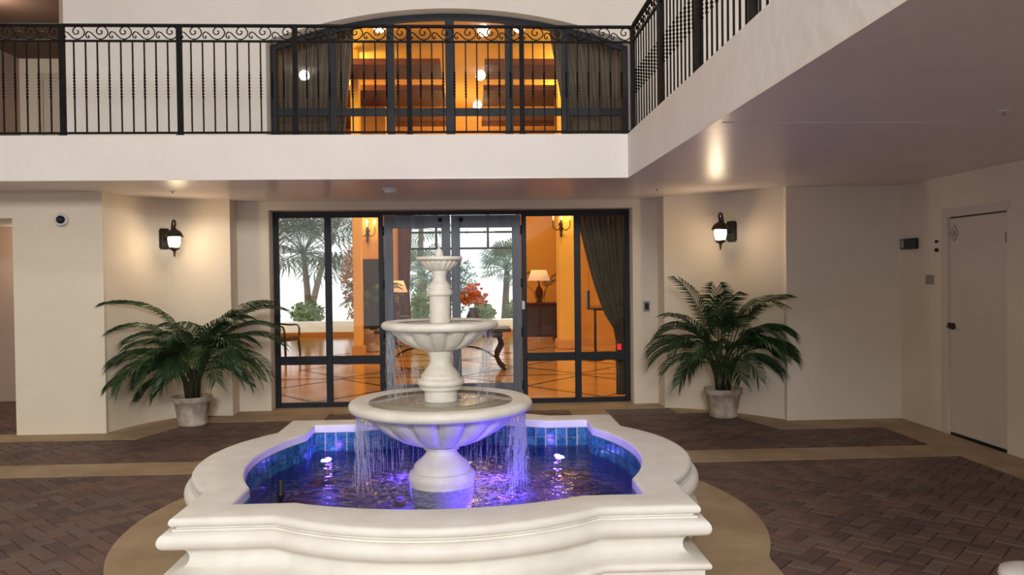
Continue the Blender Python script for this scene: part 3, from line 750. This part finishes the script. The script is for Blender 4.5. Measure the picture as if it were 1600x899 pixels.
right_f += [(D(a), D(e), l, d, 0) for a, e, l, d in ((182, 52, .9, 1.9), (175, 15, .75, 1.3), (205, 30, .75, 1.8), (232, 60, .75, 2.2), (258, 40, .65, 2.1), (275, 75, .7, 2.2), (292, 30, .65, 1.8), (318, 55, .8, 2.1), (338, 30, .75, 1.8), (352, 62, .9, 2.0), (5, 22, .7, 1.4), (12, 45, .8, 1.9), (215, -5, .6, 1.1), (345, 2, .6, 1.1), (310, 76, .9, 1.6), (196, 72, .95, 1.3), (270, 88, .9, 1.7))]
right_f = [(a_, e_, l_*(.72 if cos(a_) > .8 else .92 if cos(a_) < -.8 else 1), d_, 0) for a_, e_, l_, d_, q_ in right_f]
right_f += [(D(250), D(88), 1.0, .9, 0), (D(200), D(82), 1.05, .8, 0)]
potted_palm('narrower dark palm in a clay pot under the right wall lantern', (2.92, 9.17, .004), right_f, seed=9, stemh=.5, wall=lambda x: (8.83 if x > 3.55 else min(fR(x)-.03, 8.83+(3.55-x)) if x > 2.42 else 9.86))

# ------------------------------------------------------------------ wall lanterns
def lantern(label, loc, rotz):
    t = thing('wall_lantern', label, 'lantern', loc, rotz)      # local -y points away from the wall
    o8 = [(-.062, -.10), (-.045, -.125), (.045, -.125), (.062, -.10), (.062, .10), (.045, .125), (-.045, .125), (-.062, .10)]
    put('backplate', MB().prism(o8, -.022, 0, 'y').prism([(x*.8, y*.85) for x, y in o8], -.034, -.02, 'y'), M['bronze'], t)
    yc = -.285
    arm = catmull([(0, -.02, -.02), (0, -.09, .0), (0, -.19, .05), (0, -.225, .13), (0, -.25, .195), (0, -.295, .205), (0, -.32, .165), (0, -.30, .13), (0, -.275, .15)], 5)
    put('arm', MB().tube(arm, .0115, 7), M['bronze'], t)
    put('curl', MB().tube(catmull([(0, -.10, .01), (0, -.12, -.03), (0, -.15, -.02), (0, -.14, .01)], 4), .008, 6), M['bronze'], t)
    put('cap', MB().lathe([(.012, .13), (.022, .115), (.03, .10), (.06, .085), (.085, .06), (.098, .03), (.108, .018), (.104, .010), (.08, .012)], 20, (0, yc, 0)), M['bronze'], t)
    put('glass', MB().lathe([(.07, .012), (.072, -.02), (.066, -.07), (.054, -.115), (.048, -.12)], 16, (0, yc, 0)), M['lampglass'], t)
    for k in range(6):
        a = pi/6+k*pi/3; put('cage_bar', MB().tube([(.078*cos(a), yc+.078*sin(a), .015), (.077*cos(a), yc+.077*sin(a), -.05), (.058*cos(a), yc+.058*sin(a), -.12)], .0045, 5), M['bronze'], t)
    put('base_cup', MB().lathe([(.062, -.138), (.064, -.148), (.05, -.165), (.024, -.178), (.014, -.19)], 18, (0, yc, .027)), M['bronze'], t)
    put('finial', MB().lathe([(.014, -.185), (.018, -.20), (.01, -.215), (.013, -.228), (.005, -.25), (0, -.262)], 12, (0, yc, .027)), M['bronze'], t)
    point('lantern_light', (0, yc-.1, -.06), 11, (1, .74, .46), .06, t)
    return t
lantern('black carriage lantern with lit glass on the left niche wall', (-3.73, fL(-3.73), 2.19), D(44))
lantern('black carriage lantern with lit glass on the right niche wall', (3.13, fR(3.13), 2.2), D(-46))

# ------------------------------------------------------------------ small fittings
D = radians
cm = thing('security_camera', 'white dome security camera with black eye high on the left pier', 'camera', (-4.52, YP, 2.365), D(22))
put('mount', MB().lathe([(.075, 0), (.075, .03), (.068, .045)], 28, axis='y'), M['white'], cm)
put('dome', MB().lathe([(.068, .04), (.066, .07), (.05, .095), (.02, .105), (0, .107)], 28, axis='y'), M['white'], cm)
put('lens', MB().lathe([(.045, .098), (.04, .108), (.0, .113)], 24, axis='y'), M['black'], cm)
kp = thing('keypad', 'small grey card reader with dark face right of the entrance glazing', 'keypad', (2.247, YW, 1.275))
put('housing', MB().bbox(-.043, .043, -.025, 0, -.068, .068, .006), M['grey'], kp); put('reader_face', MB().bbox(-.025, .028, -.031, -.02, -.045, .045, .004), M['black'], kp)
sd = thing('smoke_detector', 'round white smoke detector under the balcony above the doors', 'detector', (-.9, 8.75, ZC))
put('base', MB().lathe([(.085, 0), (.085, -.018), (.075, -.022)], 24), M['white'], sd); put('sensor', MB().lathe([(.062, -.02), (.06, -.045), (.04, -.055), (0, -.057)], 24), M['white'], sd)
def sprinkler(label, x, y):
    s = thing('sprinkler_head', label, 'sprinkler', (x, y, ZC))
    put('escutcheon', MB().lathe([(.032, 0), (.032, -.004), (.018, -.008)], 16), M['white'], s); put('body', MB().lathe([(.008, -.006), (.007, -.018), (.003, -.026)], 10), M['grey'], s)
    put('deflector', MB().lathe([(.014, -.026), (.014, -.028)], 12), M['grey'], s)
sprinkler('small sprinkler head in the soffit above the left lantern', -3.3, 8.9)
sprinkler('small sprinkler head in the soffit left of the right lantern', 2.1, 8.95)
sprinkler('small sprinkler head in the soffit at far right near the side door', 3.25, 4.7)

# right-hand door and its fittings
dr = sempty('door_3', 'flush painted door in the right side wall with black lever', 'door'); dr.location = (XR, 0, 0)
put('head_gap_shade', MB().box(.02, .05, DY0+.005, DY1-.055, DZ-.052, DZ-.040), M['black'], dr)  # black strip painted in for the shade above the leaf
put('leaf', MB().bbox(.015, .055, DY0+.005, DY1-.055, .03, DZ-.054, .003), M['doorcream'], dr)
put('casing', MB().box(-.012, .1, DY1-.05, DY1+.055, 0, DZ+.05), M['doorcream'], dr)
put('casing', MB().box(-.012, .1, DY0-.05, DY1-.05, DZ-.04, DZ+.05), M['doorcream'], dr)
put('threshold_gap_shade', MB().box(.02, .18, DY0, DY1-.05, .0, .028), M['black'], dr)  # black block fills in the shade below the leaf
lv = put('lever', MB().lathe([(.034, .02), (.034, -.006), (.02, -.016), (.013, -.02), (.013, -.055)], 20, (0, 7.885, 1.125), axis='x'), M['black'], dr)
put('lever_arm', MB().tube([(-.05, 7.885, 1.125), (-.055, 7.83, 1.122), (-.05, 7.76, 1.115)], [.011, .009, .007], 8), M['black'], dr)
put('latch_plate', MB().box(-.006, .014, 7.935, 7.99, 1.10, 1.16), M['black'], dr)
put('hinge', MB().lathe([(.009, -.05), (.009, .05)], 8, (.0, DY0+.0, 2.0)), M['grey'], dr)
dia = [(0, -.085), (.06, 0), (0, .085), (-.06, 0)]
sg = put('diamond_sign', MB().prism([(7.86+x, 2.08+y) for x, y in dia], .010, .0149, 'x'), M['doorcream'], dr)
ed = MB()
for i in range(4):
    p, q = dia[i], dia[(i+1) % 4]; ed.tube([(.009, 7.86+p[0], 2.08+p[1]), (.009, 7.86+q[0], 2.08+q[1])], .004, 5)
put('sign_border', ed, M['grey'], sg)
hd = MB()
for dx, h in ((-.018, .02), (-.006, .032), (.006, .03), (.018, .018)): hd.tube([(.009, 7.86+dx, 2.07), (.009, 7.86+dx*1.1, 2.08+h)], .003, 5)
hd.tube([(.009, 7.845, 2.055), (.009, 7.875, 2.055)], .012, 5)
put('sign_symbol', hd, M['grey'], sg)
ic = thing('alarm_box', 'black wall-mounted alarm box with white patch left of the side door', 'alarm', (XR, 8.635, 2.0))
put('housing', MB().bbox(-.055, 0, -.145, .145, -.06, .06, .012), M['black'], ic); put('strobe', MB().bbox(-.062, -.05, .07, .12, -.04, .045, .006), M['grey'], ic)
tg = put('switch_plate', MB().bbox(-.012, 0, -.075, .075, -.05, .05, .004), M['grey'], None, (XR, 8.27, 1.6)); tag(tg, 'grey metal switch plate on the wall left of the side door', 'plate')
sr = thing('door_sensor', 'pair of small black door sensors beside the upper door casing', 'sensor', (XR, 8.14, 1.96))
put('button', MB().lathe([(.016, 0), (.016, -.02), (.01, -.026)], 14, (0, 0, .045), axis='x'), M['black'], sr); put('button', MB().lathe([(.022, 0), (.022, -.02), (.014, -.028)], 14, (0, 0, -.045), axis='x'), M['black'], sr)
bl = thing('stone_bollard', 'white rounded stone top just showing in the bottom right corner', 'bollard', (2.52, 3.42, 0))
put('shaft', MB().lathe([(.16, 0), (.16, .06), (.12, .08), (.12, .28), (.13, .29)], 32), M['stone'], bl); put('cap', MB().lathe([(.15, .285), (.158, .31), (.15, .335), (.1, .35), (0, .358)], 32), M['stone'], bl)
# passage lights
def downlight(label, loc, r=.085, cat='light', group=None, lens='downlight'):
    t = thing('downlight', label, cat, loc, group=group)
    put('trim_ring', MB().lathe([(r*1.2, 0), (r*1.2, -.01), (r, -.012)], 24), M['white'], t); put('lens', MB().lathe([(r, -.008), (0, -.008)], 24), M[lens], t)
    return t
d_ = downlight('round lit downlight in the brown corridor ceiling at top left', (-6.62, 11.25, 5.62), .13); point('downlight_light', (0, 0, -.3), 26, (1, .8, .62), .1, d_)
d_ = thing('ceiling_light', 'long lit strip light on the passage ceiling at far left', 'light', (-5.9, 11.0, ZC-.03))
put('housing', MB().bbox(-.5, .5, -.05, .05, -.02, 0, .004), M['white'], d_); put('diffuser', MB().bbox(-.48, .48, -.04, .04, -.045, -.02, .004), M['downlight'], d_)
point('strip_light', (0, -.3, -.35), 16, (1, .84, .68), .2, d_)
sw = put('light_switch', MB().bbox(-.03, .03, -.012, 0, -.05, .05, .003), M['grey'], None, (-5.86, 11.5, 1.55)); tag(sw, 'small switch on the passage wall at far left', 'switch')
# canopy downlights overhead
for x, y, wh in ((-2.05, 2.86, 'front row, leftmost'), (.3, 2.6, 'front row, middle'), (1.1, 2.9, 'front row, rightmost'), (-4.65, -1.5, 'middle row, left'), (.27, -1.5, 'middle row, right'), (.2, -5.4, 'by the drive opening')):
    t_ = downlight('downlight high in the canopy roof mirrored in the arched window, '+wh, (x, y, 7.5), .14, lens='canopylens')
    point('canopy_lamp', (0, 0, -.15), 72, (1, .96, .92), .14, t_)

# ------------------------------------------------------------------ lobby behind the glass
LY0, LY1, LZ = YW+WT, 23.0, 6.6
lf_ = struct('floor_lobby', MB().prism([(-5.0, LY0), (7, LY0), (7, LY1+.2), (-7, LY1+.2), (-7, 14.8), (-5.0, 14.8)], -.1, -.002), M['lobbyfloor'], 'polished amber stone lobby floor with dark diamond inlay', cat='floor')
def strip(x0, y0, x1, y1, w_=.07):
    d = Vector((x1-x0, y1-y0)).normalized(); n_ = Vector((-d.y, d.x))*w_/2
    put('inlay_strip', MB().prism([(x0-n_.x, y0-n_.y), (x1-n_.x, y1-n_.y), (x1+n_.x, y1+n_.y), (x0+n_.x, y0+n_.y)], -.002, .0015), M['inlay'], lf_)
for k in range(-1, 4):
    cx = k*2.0-.2
    for j in range(3):
        y0 = 10.9+j*2.6
        strip(cx-1, y0+1.2, cx, y0, .06); strip(cx, y0, cx+1, y0+1.2, .06); strip(cx-1, y0+1.2, cx, y0+2.4, .06); strip(cx, y0+2.4, cx+1, y0+1.2, .06)
for y in (10.85, 13.4, 16.0): strip(-4.9, y, 6.8, y, .08)
lw = MB()   # back wall with two garden windows
BX = [(-5.9, -3.35), (-2.05, 1.35)]
for a_, b_ in ((-7, BX[0][0]), (BX[0][1], BX[1][0]), (BX[1][1], 7)): lw.box(a_, b_, LY1, LY1+.2, 0, LZ)
for a_, b_ in BX: lw.box(a_, b_, LY1, LY1+.2, 3.7, LZ); lw.box(a_, b_, LY1, LY1+.2, 0, .12)
struct('wall_lobby_back', lw, M['yellow'], 'ochre lobby wall with two tall garden windows', cat='wall')
struct('wall_lobby_left', MB().box(-7.2, -7, 14.6, LY1, 0, LZ).box(-5.1, -5.0, LY0, 14.8, 0, LZ).box(-7, -5.1, 14.65, 14.8, 0, LZ), M['yellow'], 'ochre lobby wall at left', cat='wall')
struct('wall_lobby_right', MB().box(7, 7.2, LY0, LY1, 0, LZ), M['yellow'], 'ochre lobby wall at right', cat='wall')
struct('ceiling_lobby', MB().box(-5.1, 7.2, LY0, 14.7, LZ, LZ+.2).box(-7.2, 7.2, 14.7, 15.6, LZ, LZ+.2), M['tan2'], 'tan lobby ceiling seen through the arched window', cat='ceiling')
struct('ceiling_cove', MB().box(-7.2, 7.2, 15.6, LY1+.2, LZ, LZ+.2), M['cove'], 'golden coved lobby ceiling above the mahogany boards', cat='ceiling')
pw = struct('wall_lobby_panel', MB().box(2.35, 7, 18.9, 19.2, 0, LZ), M['yellow'], 'ochre panelled lobby wall behind the right sidelight', cat='wall')
for x0, x1 in ((2.75, 3.75), (4.1, 5.1)):
    put('panel_moulding', MB().box(x0, x1, 18.86, 18.9, .95, .99).box(x0, x1, 18.86, 18.9, 3.0, 3.04).box(x0, x0+.04, 18.86, 18.9, .99, 3.0).box(x1-.04, x1, 18.86, 18.9, .99, 3.0), M['yellow2'], pw)
put('skirting', MB().box(2.35, 7, 18.86, 18.9, 0, .16), M['yellow2'], pw)
def pillar(name, label, x0, x1, y0, y1):
    p_ = sempty(name, label, 'pillar')
    put('shaft', MB().bbox(x0, x1, y0, y1, .2, LZ, .02), M['cove'], p_); put('plinth', MB().bbox(x0-.04, x1+.04, y0-.04, y1+.04, 0, .2, .015), M['yellow2'], p_)
pillar('trim_3', 'square amber lobby pillar seen through the left sidelight', -2.60, -2.42, 17.2, 17.5)
pillar('trim_4', 'square pale amber lobby pillar seen through the right sidelight', 1.95, 2.33, 18.0, 18.6)
# coffered wood soffits high in the lobby
for i, (y0, y1) in enumerate(((16.0, 17.2), (18.2, 19.95), (20.9, 22.6))):
    for side_, xa, xb in (('left', -5.2, -.62), ('right', .28, 4.9)):
        n = 8; inner = xb if side_ == 'left' else xa; outer = xa if side_ == 'left' else xb
        sgn = 1 if side_ == 'left' else -1
        tt = [(0, .0), (.45, .0), (.58, .18), (.68, .38), (.85, .42), (1, .42)]
        poly = [(inner+(outer-inner)*t, y0-(.0)*w2) for t, w2 in tt]+[(inner+(outer-inner)*t, y1+w2) for t, w2 in reversed(tt)]
        if side_ == 'left': poly = poly[::-1]
        b_ = struct('trim_%d' % (5+i*2+(side_ == 'right')), MB().prism(poly, 5.95, 6.07), M['mahogany'], 'dark mahogany ceiling soffit board, %s side, %s row from the arched window' % (side_, ['nearest', 'middle', 'farthest'][i]), cat='ceiling board')
for y in (17.7, 20.4, 15.2):
    for x in (-3, 2.6): point('cove_light', (x, y, 6.25), 135, (1, .68, .2), .25)
point('cove_light', (-.2, 21.5, 5.2), 110, (1, .6, .18), .3)
# curtains
def curtain(name, label, x0, x1, y, z0, z1, mat, shape, folds=12):
    mb = MB(); nx, nz_ = folds*6, 14; vs = []; fs = []
    for j in range(nz_+1):
        v = j/nz_; z = z0+(z1-z0)*v; a_, b_ = shape(v)
        for i in range(nx+1):
            u = i/nx; x = x0+(x1-x0)*(a_+(b_-a_)*u); vs.append((x, y+.045*sin(u*folds*2*pi)*(.5+.5*(b_-a_))+.015*sin(u*23+v*3), z))
    for j in range(nz_):
        for i in range(nx): fs.append((j*(nx+1)+i, j*(nx+1)+i+1, (j+1)*(nx+1)+i+1, (j+1)*(nx+1)+i))
    o = put(name, mb.add(vs, fs, True), M[mat], None, fix=False)
    s_ = o.modifiers.new('thickness', 'SOLIDIFY'); s_.thickness = .008
    return tag(o, label, 'curtain')
def sw_r(v):   # tied back to the right at 40% height
    return (min(1, 1-.12-.0) if v < .3 else max(0.0, .88-1.0*((v-.3)/.7)**.75*.88), 1.0)
curtain('curtain', 'dark drape swept to the right behind the right sidelight', 1.40, 2.06, 10.72, .05, 2.6, 'curtainsheer', lambda v: (.82 if v < .35 else .82*(1-((v-.35)/.65)**.62), 1), 9)
curtain('curtain', 'taupe drape hanging at the left end of the arched window', -2.6, -1.55, 10.8, ZS-.015, 5.2, 'curtain', lambda v: (0, .8+.2*v), 14)
curtain('curtain', 'taupe drape hanging at the right end of the arched window', 1.05, 2.06, 10.8, ZS-.015, 5.2, 'curtain', lambda v: (.34*(1-v)**1.0, 1), 14)
curtain('curtain', 'rust brown drape at the left edge of the garden window', -2.4, -1.65, 22.8, 0, 3.75, 'rust', lambda v: (0, .75+.25*abs(v-.35)), 7)
struct('floor_landing', MB().box(OX0, OX1, YW+WT+.06, 11.0, ZS-.12, ZS-.02), M['tan2'], 'sill shelf inside the arched window', cat='sill')
# garden window frames
gw = sempty('window_4', 'garden window of the lobby straight behind the double doors', 'window'); gw.location = (0, LY1+.1, 0)
for x, zb_ in ((-2.0, .12), (-1.07, 2.5), (.43, 2.5), (1.3, .12)): bar(gw, x-.035, x+.035, zb_, 3.7, nm='mullion')
for z in (2.5, 2.97): bar(gw, -1.965, 1.265, z-.03, z+.03, nm='transom', d=.04)
pane(gw, -1.97, 1.27, .12, 3.7)
gw2 = sempty('window_5', 'garden window of the lobby behind the left sidelight', 'window'); gw2.location = (0, LY1+.1, 0)
for x in (-5.87, -3.38): bar(gw2, x-.03, x+.03, .12, 3.7, nm='mullion')
pane(gw2, -5.84, -3.41, .12, 3.7)

# lobby furniture
def sconce(label, loc):
    t = thing('wall_sconce', label, 'lamp', loc)
    put('backplate', MB().lathe([(.05, 0), (.05, .02), (.02, .04)], 16, (0, 0, -.1), axis='y'), M['bronze'], t)
    put('drop', MB().lathe([(0, -.42), (.03, -.36), (.02, -.3), (.05, -.2), (.02, -.1), (.03, 0)], 12, (0, -.1, 0)), M['bronze'], t)
    for dx in (-.19, 0, .19):
        put('arm', MB().tube(catmull([(0, -.08, -.15), (dx*.5, -.12, -.24), (dx, -.17, -.16), (dx, -.17, -.02)], 4), .012, 6), M['bronze'], t)
        put('candle', MB().lathe([(.018, -.02), (.018, .08)], 10, (dx, -.17, 0)), M['white'], t)
        put('bulb', MB().lathe([(.012, .08), (.032, .11), (.022, .15), (0, .18)], 10, (dx, -.17, 0)), M['bulb'], t)
    point('sconce_light', (0, -.35, .1), 14, (1, .6, .2), .08, t)
lp_ = struct('wall_lobby_pier', MB().box(-2.8, -2.15, 19.9, 23, 0, LZ), M['yellow'], 'ochre return wall carrying the left sconce', cat='wall')
put('wood_panel', MB().bbox(-2.78, -2.17, 19.86, 19.9, .02, 2.15, .01), M['darkwood'], lp_)
sconce('three-candle wall sconce behind the left sidelight', (-2.62, 19.9, 2.95))
sconce('three-candle wall sconce behind the right sidelight', (2.0, 18.0, 2.95))
def cur_leg(x, y, h, sx):
    return catmull([(x, y, h), (x+sx*.05, y, h*.75), (x-sx*.03, y, h*.45), (x+sx*.02, y, h*.2), (x+sx*.09, y, .05), (x+sx*.12, y, .012)], 5)
tb = thing('console_table', 'long dark carved table with scrolled legs behind the double doors', 'table', (-.55, 14.3, .002))
put('tabletop', MB().bbox(-1.2, 1.2, -.4, .4, .70, .76, .012), M['darkwood'], tb); put('apron', MB().bbox(-1.05, 1.05, -.32, .32, .60, .70, .008), M['darkwood'], tb)
for x in (-.98, .98):
    for y in (-.28, .28): put('leg', MB().tube(cur_leg(x, y, .62, 1 if x > 0 else -1), [.05]*6+[.04]*10+[.035]*10, 8), M['darkwood'], tb)
for sx in (-1, 1): put('scroll_brace', MB().tube(catmull([(sx*.95, 0, .2), (sx*.7, 0, .36), (sx*.4, 0, .42), (0, 0, .40)], 6), .018, 6), M['bronze'], tb)
fv = thing('flower_vase', 'orange flower arrangement in a dark vase on the lobby table', 'flowers', (-.02, 14.3, .762))
put('vase', MB().lathe([(.07, 0), (.11, .08), (.12, .2), (.06, .32), (.08, .36)], 20), M['darkwood'], fv)
rf = random.Random(5); fb = MB()
for _ in range(110):
    a = rf.uniform(0, 6.28); e = rf.uniform(-.3, 1.4); r = rf.uniform(.08, .26); q = rf.uniform(.03, .055)
    fb.lathe([(0, -q), (q, 0), (q*.7, q*.6), (0, q*.5)], 6, (r*cos(a)*cos(e), r*sin(a)*cos(e), .48+r*sin(e)*1.3))
put('blooms', fb, M['flower'], fv, kind='stuff')
cb = thing('wooden_cabinet', 'dark wooden cabinet under the table lamp, through the right sidelight', 'cabinet', (1.72, 20.8, .002))
put('body', MB().bbox(-.45, .45, -.25, .25, .08, .92, .01), M['mahogany'], cb); put('top', MB().bbox(-.5, .5, -.29, .29, .92, .97, .01), M['mahogany'], cb)
for x in (-.22, .22):
    dd = put('cabinet_door', MB().bbox(x-.2, x+.2, -.268, -.25, .14, .88, .006), M['darkwood'], cb); put('knob', MB().lathe([(0, .04), (.015, .03), (.008, 0)], 10, (x*.2, -.268, .52), axis='y'), M['bronze'], dd)
for x in (-.4, .4):
    for y in (-.2, .2): put('leg', MB().box(x-.03, x+.03, y-.03, y+.03, 0, .08), M['mahogany'], cb)
def lamp(label, loc):
    t = thing('table_lamp', label, 'lamp', loc)
    put('base', MB().lathe([(.1, 0), (.1, .02), (.04, .05), (.09, .16), (.11, .28), (.05, .42), (.02, .46), (.015, .62)], 20), M['mahogany'], t)
    put('lamp_shade', MB().lathe([(.30, .58), (.20, .86)], 24), M['shade'], t); point('lamp_light', (0, 0, .72), 6, (1, .6, .25), .06, t)
lamp('table lamp with a lit cream shade on the dark cabinet', (1.72, 20.8, .972))
c2 = thing('side_table', 'small dark side table behind the left door leaf', 'table', (-1.9, 19.3, .002))
put('tabletop', MB().lathe([(.32, .70), (.33, .72), (.32, .74)], 28), M['darkwood'], c2); put('pedestal', MB().lathe([(.2, 0), (.18, .03), (.05, .08), (.05, .68), (.12, .70)], 20), M['darkwood'], c2)
lamp('table lamp with a lit shade on the small side table', (-1.9, 19.3, .742))
ch = thing('armchair', 'dark wooden armchair by the garden window, through the left sidelight', 'chair', (-4.05, 16.8, .002), D(70))
put('seat', MB().bbox(-.28, .28, -.28, .28, .38, .48, .03), M['cushion'], ch); put('backrest', MB().bbox(-.28, .28, .22, .3, .48, 1.15, .03), M['cushion'], ch)
for x in (-.26, .26):
    for y in (-.26, .26): put('leg', MB().tube([(x, y, .4), (x*1.02, y*1.05, .2), (x*1.05, y*1.1, 0)], [.03, .026, .02], 8), M['darkwood'], ch)
    put('armrest', MB().tube(catmull([(x, .24, .72), (x*1.1, 0, .70), (x*1.1, -.24, .68), (x, -.26, .42)], 4), .02, 8), M['darkwood'], ch)
sd_ = thing('hostess_stand', 'slim black metal stand with two uprights behind the right sidelight', 'stand', (2.7, 15.6, .002))
for x in (-.3, .22):
    put('upright', MB().tube([(x, 0, .02), (x, 0, 1.0)], .025, 10), M['black'], sd_); put('foot', MB().lathe([(.17, 0), (.17, .015), (.03, .03)], 20, (x, 0, 0)), M['black'], sd_)
put('top_bar', MB().bbox(-.34, .7, -.03, .03, .98, 1.03, .008), M['black'], sd_); put('screen', MB().bbox(-.46, -.42, -.12, .12, 1.0, 1.38, .008), M['black'], sd_)
put('screen_arm', MB().box(-.43, -.3, -.015, .015, 1.0, 1.03), M['black'], sd_)
pf = [(D(k*40), D(68-(k % 3)*12), .75, 1.5, 0) for k in range(9)]
potted_palm('dark potted palm in the lobby, through the left sidelight', (-2.3, 18.2, .002), [(a_, e_, .62, d_, 0) for a_, e_, l_, d_, q_ in pf]+[(D(k*45+20), D(82-(k % 2)*12), .55, 1.7, 0) for k in range(8)], .25, .5, 11, .75, n=22)
potted_palm('dark potted palm behind the lamp cabinet in the lobby', (1.9, 22.2, .002), pf[5:]+pf[:1], .25, .6, 12, .8, n=18)

# ------------------------------------------------------------------ garden beyond
struct('ground', MB().box(-30, 30, LY1+.2, 60, -.25, -.05), M['gardenwhite'], 'bright garden paving beyond the lobby', cat='ground')
ld = put('garden_kerb', MB().bbox(-9, 9, 25.6, 26.0, -.05, .28, .02), M['gardenwhite']); tag(ld, 'low white kerb of the garden bed beyond the lobby windows', 'kerb')
def shrub(label, loc, r, h, n, seed, mat='bush'):
    rr = random.Random(seed); t = thing('shrub', label, 'shrub', loc); mb = MB()
    for _ in range(n):
        d = Vector((rr.gauss(0, 1), rr.gauss(0, 1), rr.gauss(0, 1))).normalized()*rr.uniform(.5, 1)
        p = Vector((d.x*r, d.y*r, h*.55+d.z*h*.5)); q = rr.uniform(.05, .11)
        x = Vector((rr.gauss(0, 1), rr.gauss(0, 1), rr.gauss(0, 1))).normalized(); y = x.cross(d).normalized()
        mb.add([p-x*q, p+y*q*.4, p+x*q, p-y*q*.4], [(0, 1, 2, 3)])
    put('foliage', mb, M[mat], t, fix=False); put('stems', MB().tube([(0, 0, 0), (.02, 0, h*.5)], .02, 6).tube([(0, 0, 0), (-.15*r, .1, h*.5)], .015, 6), M['trunk'], t)
for i, (x, y, r, h, lab, mt_) in enumerate(((-7.1, 26.9, .6, .95, 'yellow-green shrub at far left beyond the left garden window', 'bush'), (-5.6, 26.9, .6, .95, 'yellow-green shrub mid way across the left garden window', 'bush'), (-4.0, 26.9, .5, 3.0, 'tall shrub with orange light put into its leaf colour, at the right of the left garden window', 'amber'),
        (-1.75, 26.9, .55, 1.3, 'leafy shrub at the left of the central garden window', 'bush'), (.25, 26.6, .5, .8, 'low shrub in the central garden window right of the fountain column', 'bush'), (1.6, 26.9, .6, 1.0, 'shrub at the right end of the central garden window', 'bush'), (-.7, 32.0, .9, 2.5, 'tall pale shrub at the back behind the fountain column', 'fan'), (3.0, 33.5, 1.2, 2.9, 'tall pale shrub at the back right of the central garden window', 'fan'))):
    shrub(lab, (x, y, -.05), r, h, 1100, 20+i, mt_)
def fan_palm(label, loc, h, nf, seed, R_=1.1, lean=0, mat='fan'):
    rr = random.Random(seed); t = thing('garden_palm', label, 'palm tree', loc)
    put('trunk', MB().tube([(0, 0, 0), (lean*.4, 0, h*.5), (lean, 0, h)], [.16, .12, .1], 10), M['trunk'], t)
    for k in range(nf):
        a = k*2.4+rr.uniform(-.2, .2); e = rr.uniform(-.5, 1.25); L = R_*rr.uniform(.5, .8); d = Vector((cos(a)*cos(e), sin(a)*cos(e), sin(e)))
        mb = MB(); b0 = Vector((lean, 0, h)); hub = b0+d*L; mb.tube([b0, b0+d*L*.5+Vector((0, 0, .03)), hub], .014, 5)
        s1 = d.cross(Vector((0, 0, 1))).normalized(); 
        for q in range(15):
            th_ = (q-7)/7*1.9; dv = d*cos(th_)+s1*sin(th_); ln = R_*.62*(1-.12*abs(th_)); wv = (s1*cos(th_)-d*sin(th_))*.035
            m1 = hub+dv*ln*.6; m2 = hub+dv*ln+Vector((0, 0, -.16*R_))
            mb.add([hub, m1+wv, m2, m1-wv], [(0, 1, 2, 3)])
        put('fan_leaf', mb, M[mat], t, fix=False)
fan_palm('dense dark fan palm beyond the left end of the left garden window', (-6.2, 30.2, -.05), 2.7, 64, 31, 2.0, -.2, 'fandark')
fan_palm('tall leaning fan palm behind the left garden window', (-7.3, 35.5, -.05), 4.4, 30, 32, 1.6, 1.4, 'fandark')
fan_palm('fan palm filling the left of the central garden window', (-1.9, 29.2, -.05), 1.8, 34, 33, 1.25, .1)
fan_palm('slim fan palm right of centre in the central garden window', (1.15, 29.4, -.05), 2.0, 34, 34, 1.05, .1)
fan_palm('pale fan palm at the right edge of the central garden window', (4.6, 31.0, -.05), 2.9, 24, 35, 1.3, -.1)
fan_palm('tall pale fan palm high at the left of the central garden window', (-2.2, 32.2, -.05), 3.7, 20, 36, 1.4, .1)
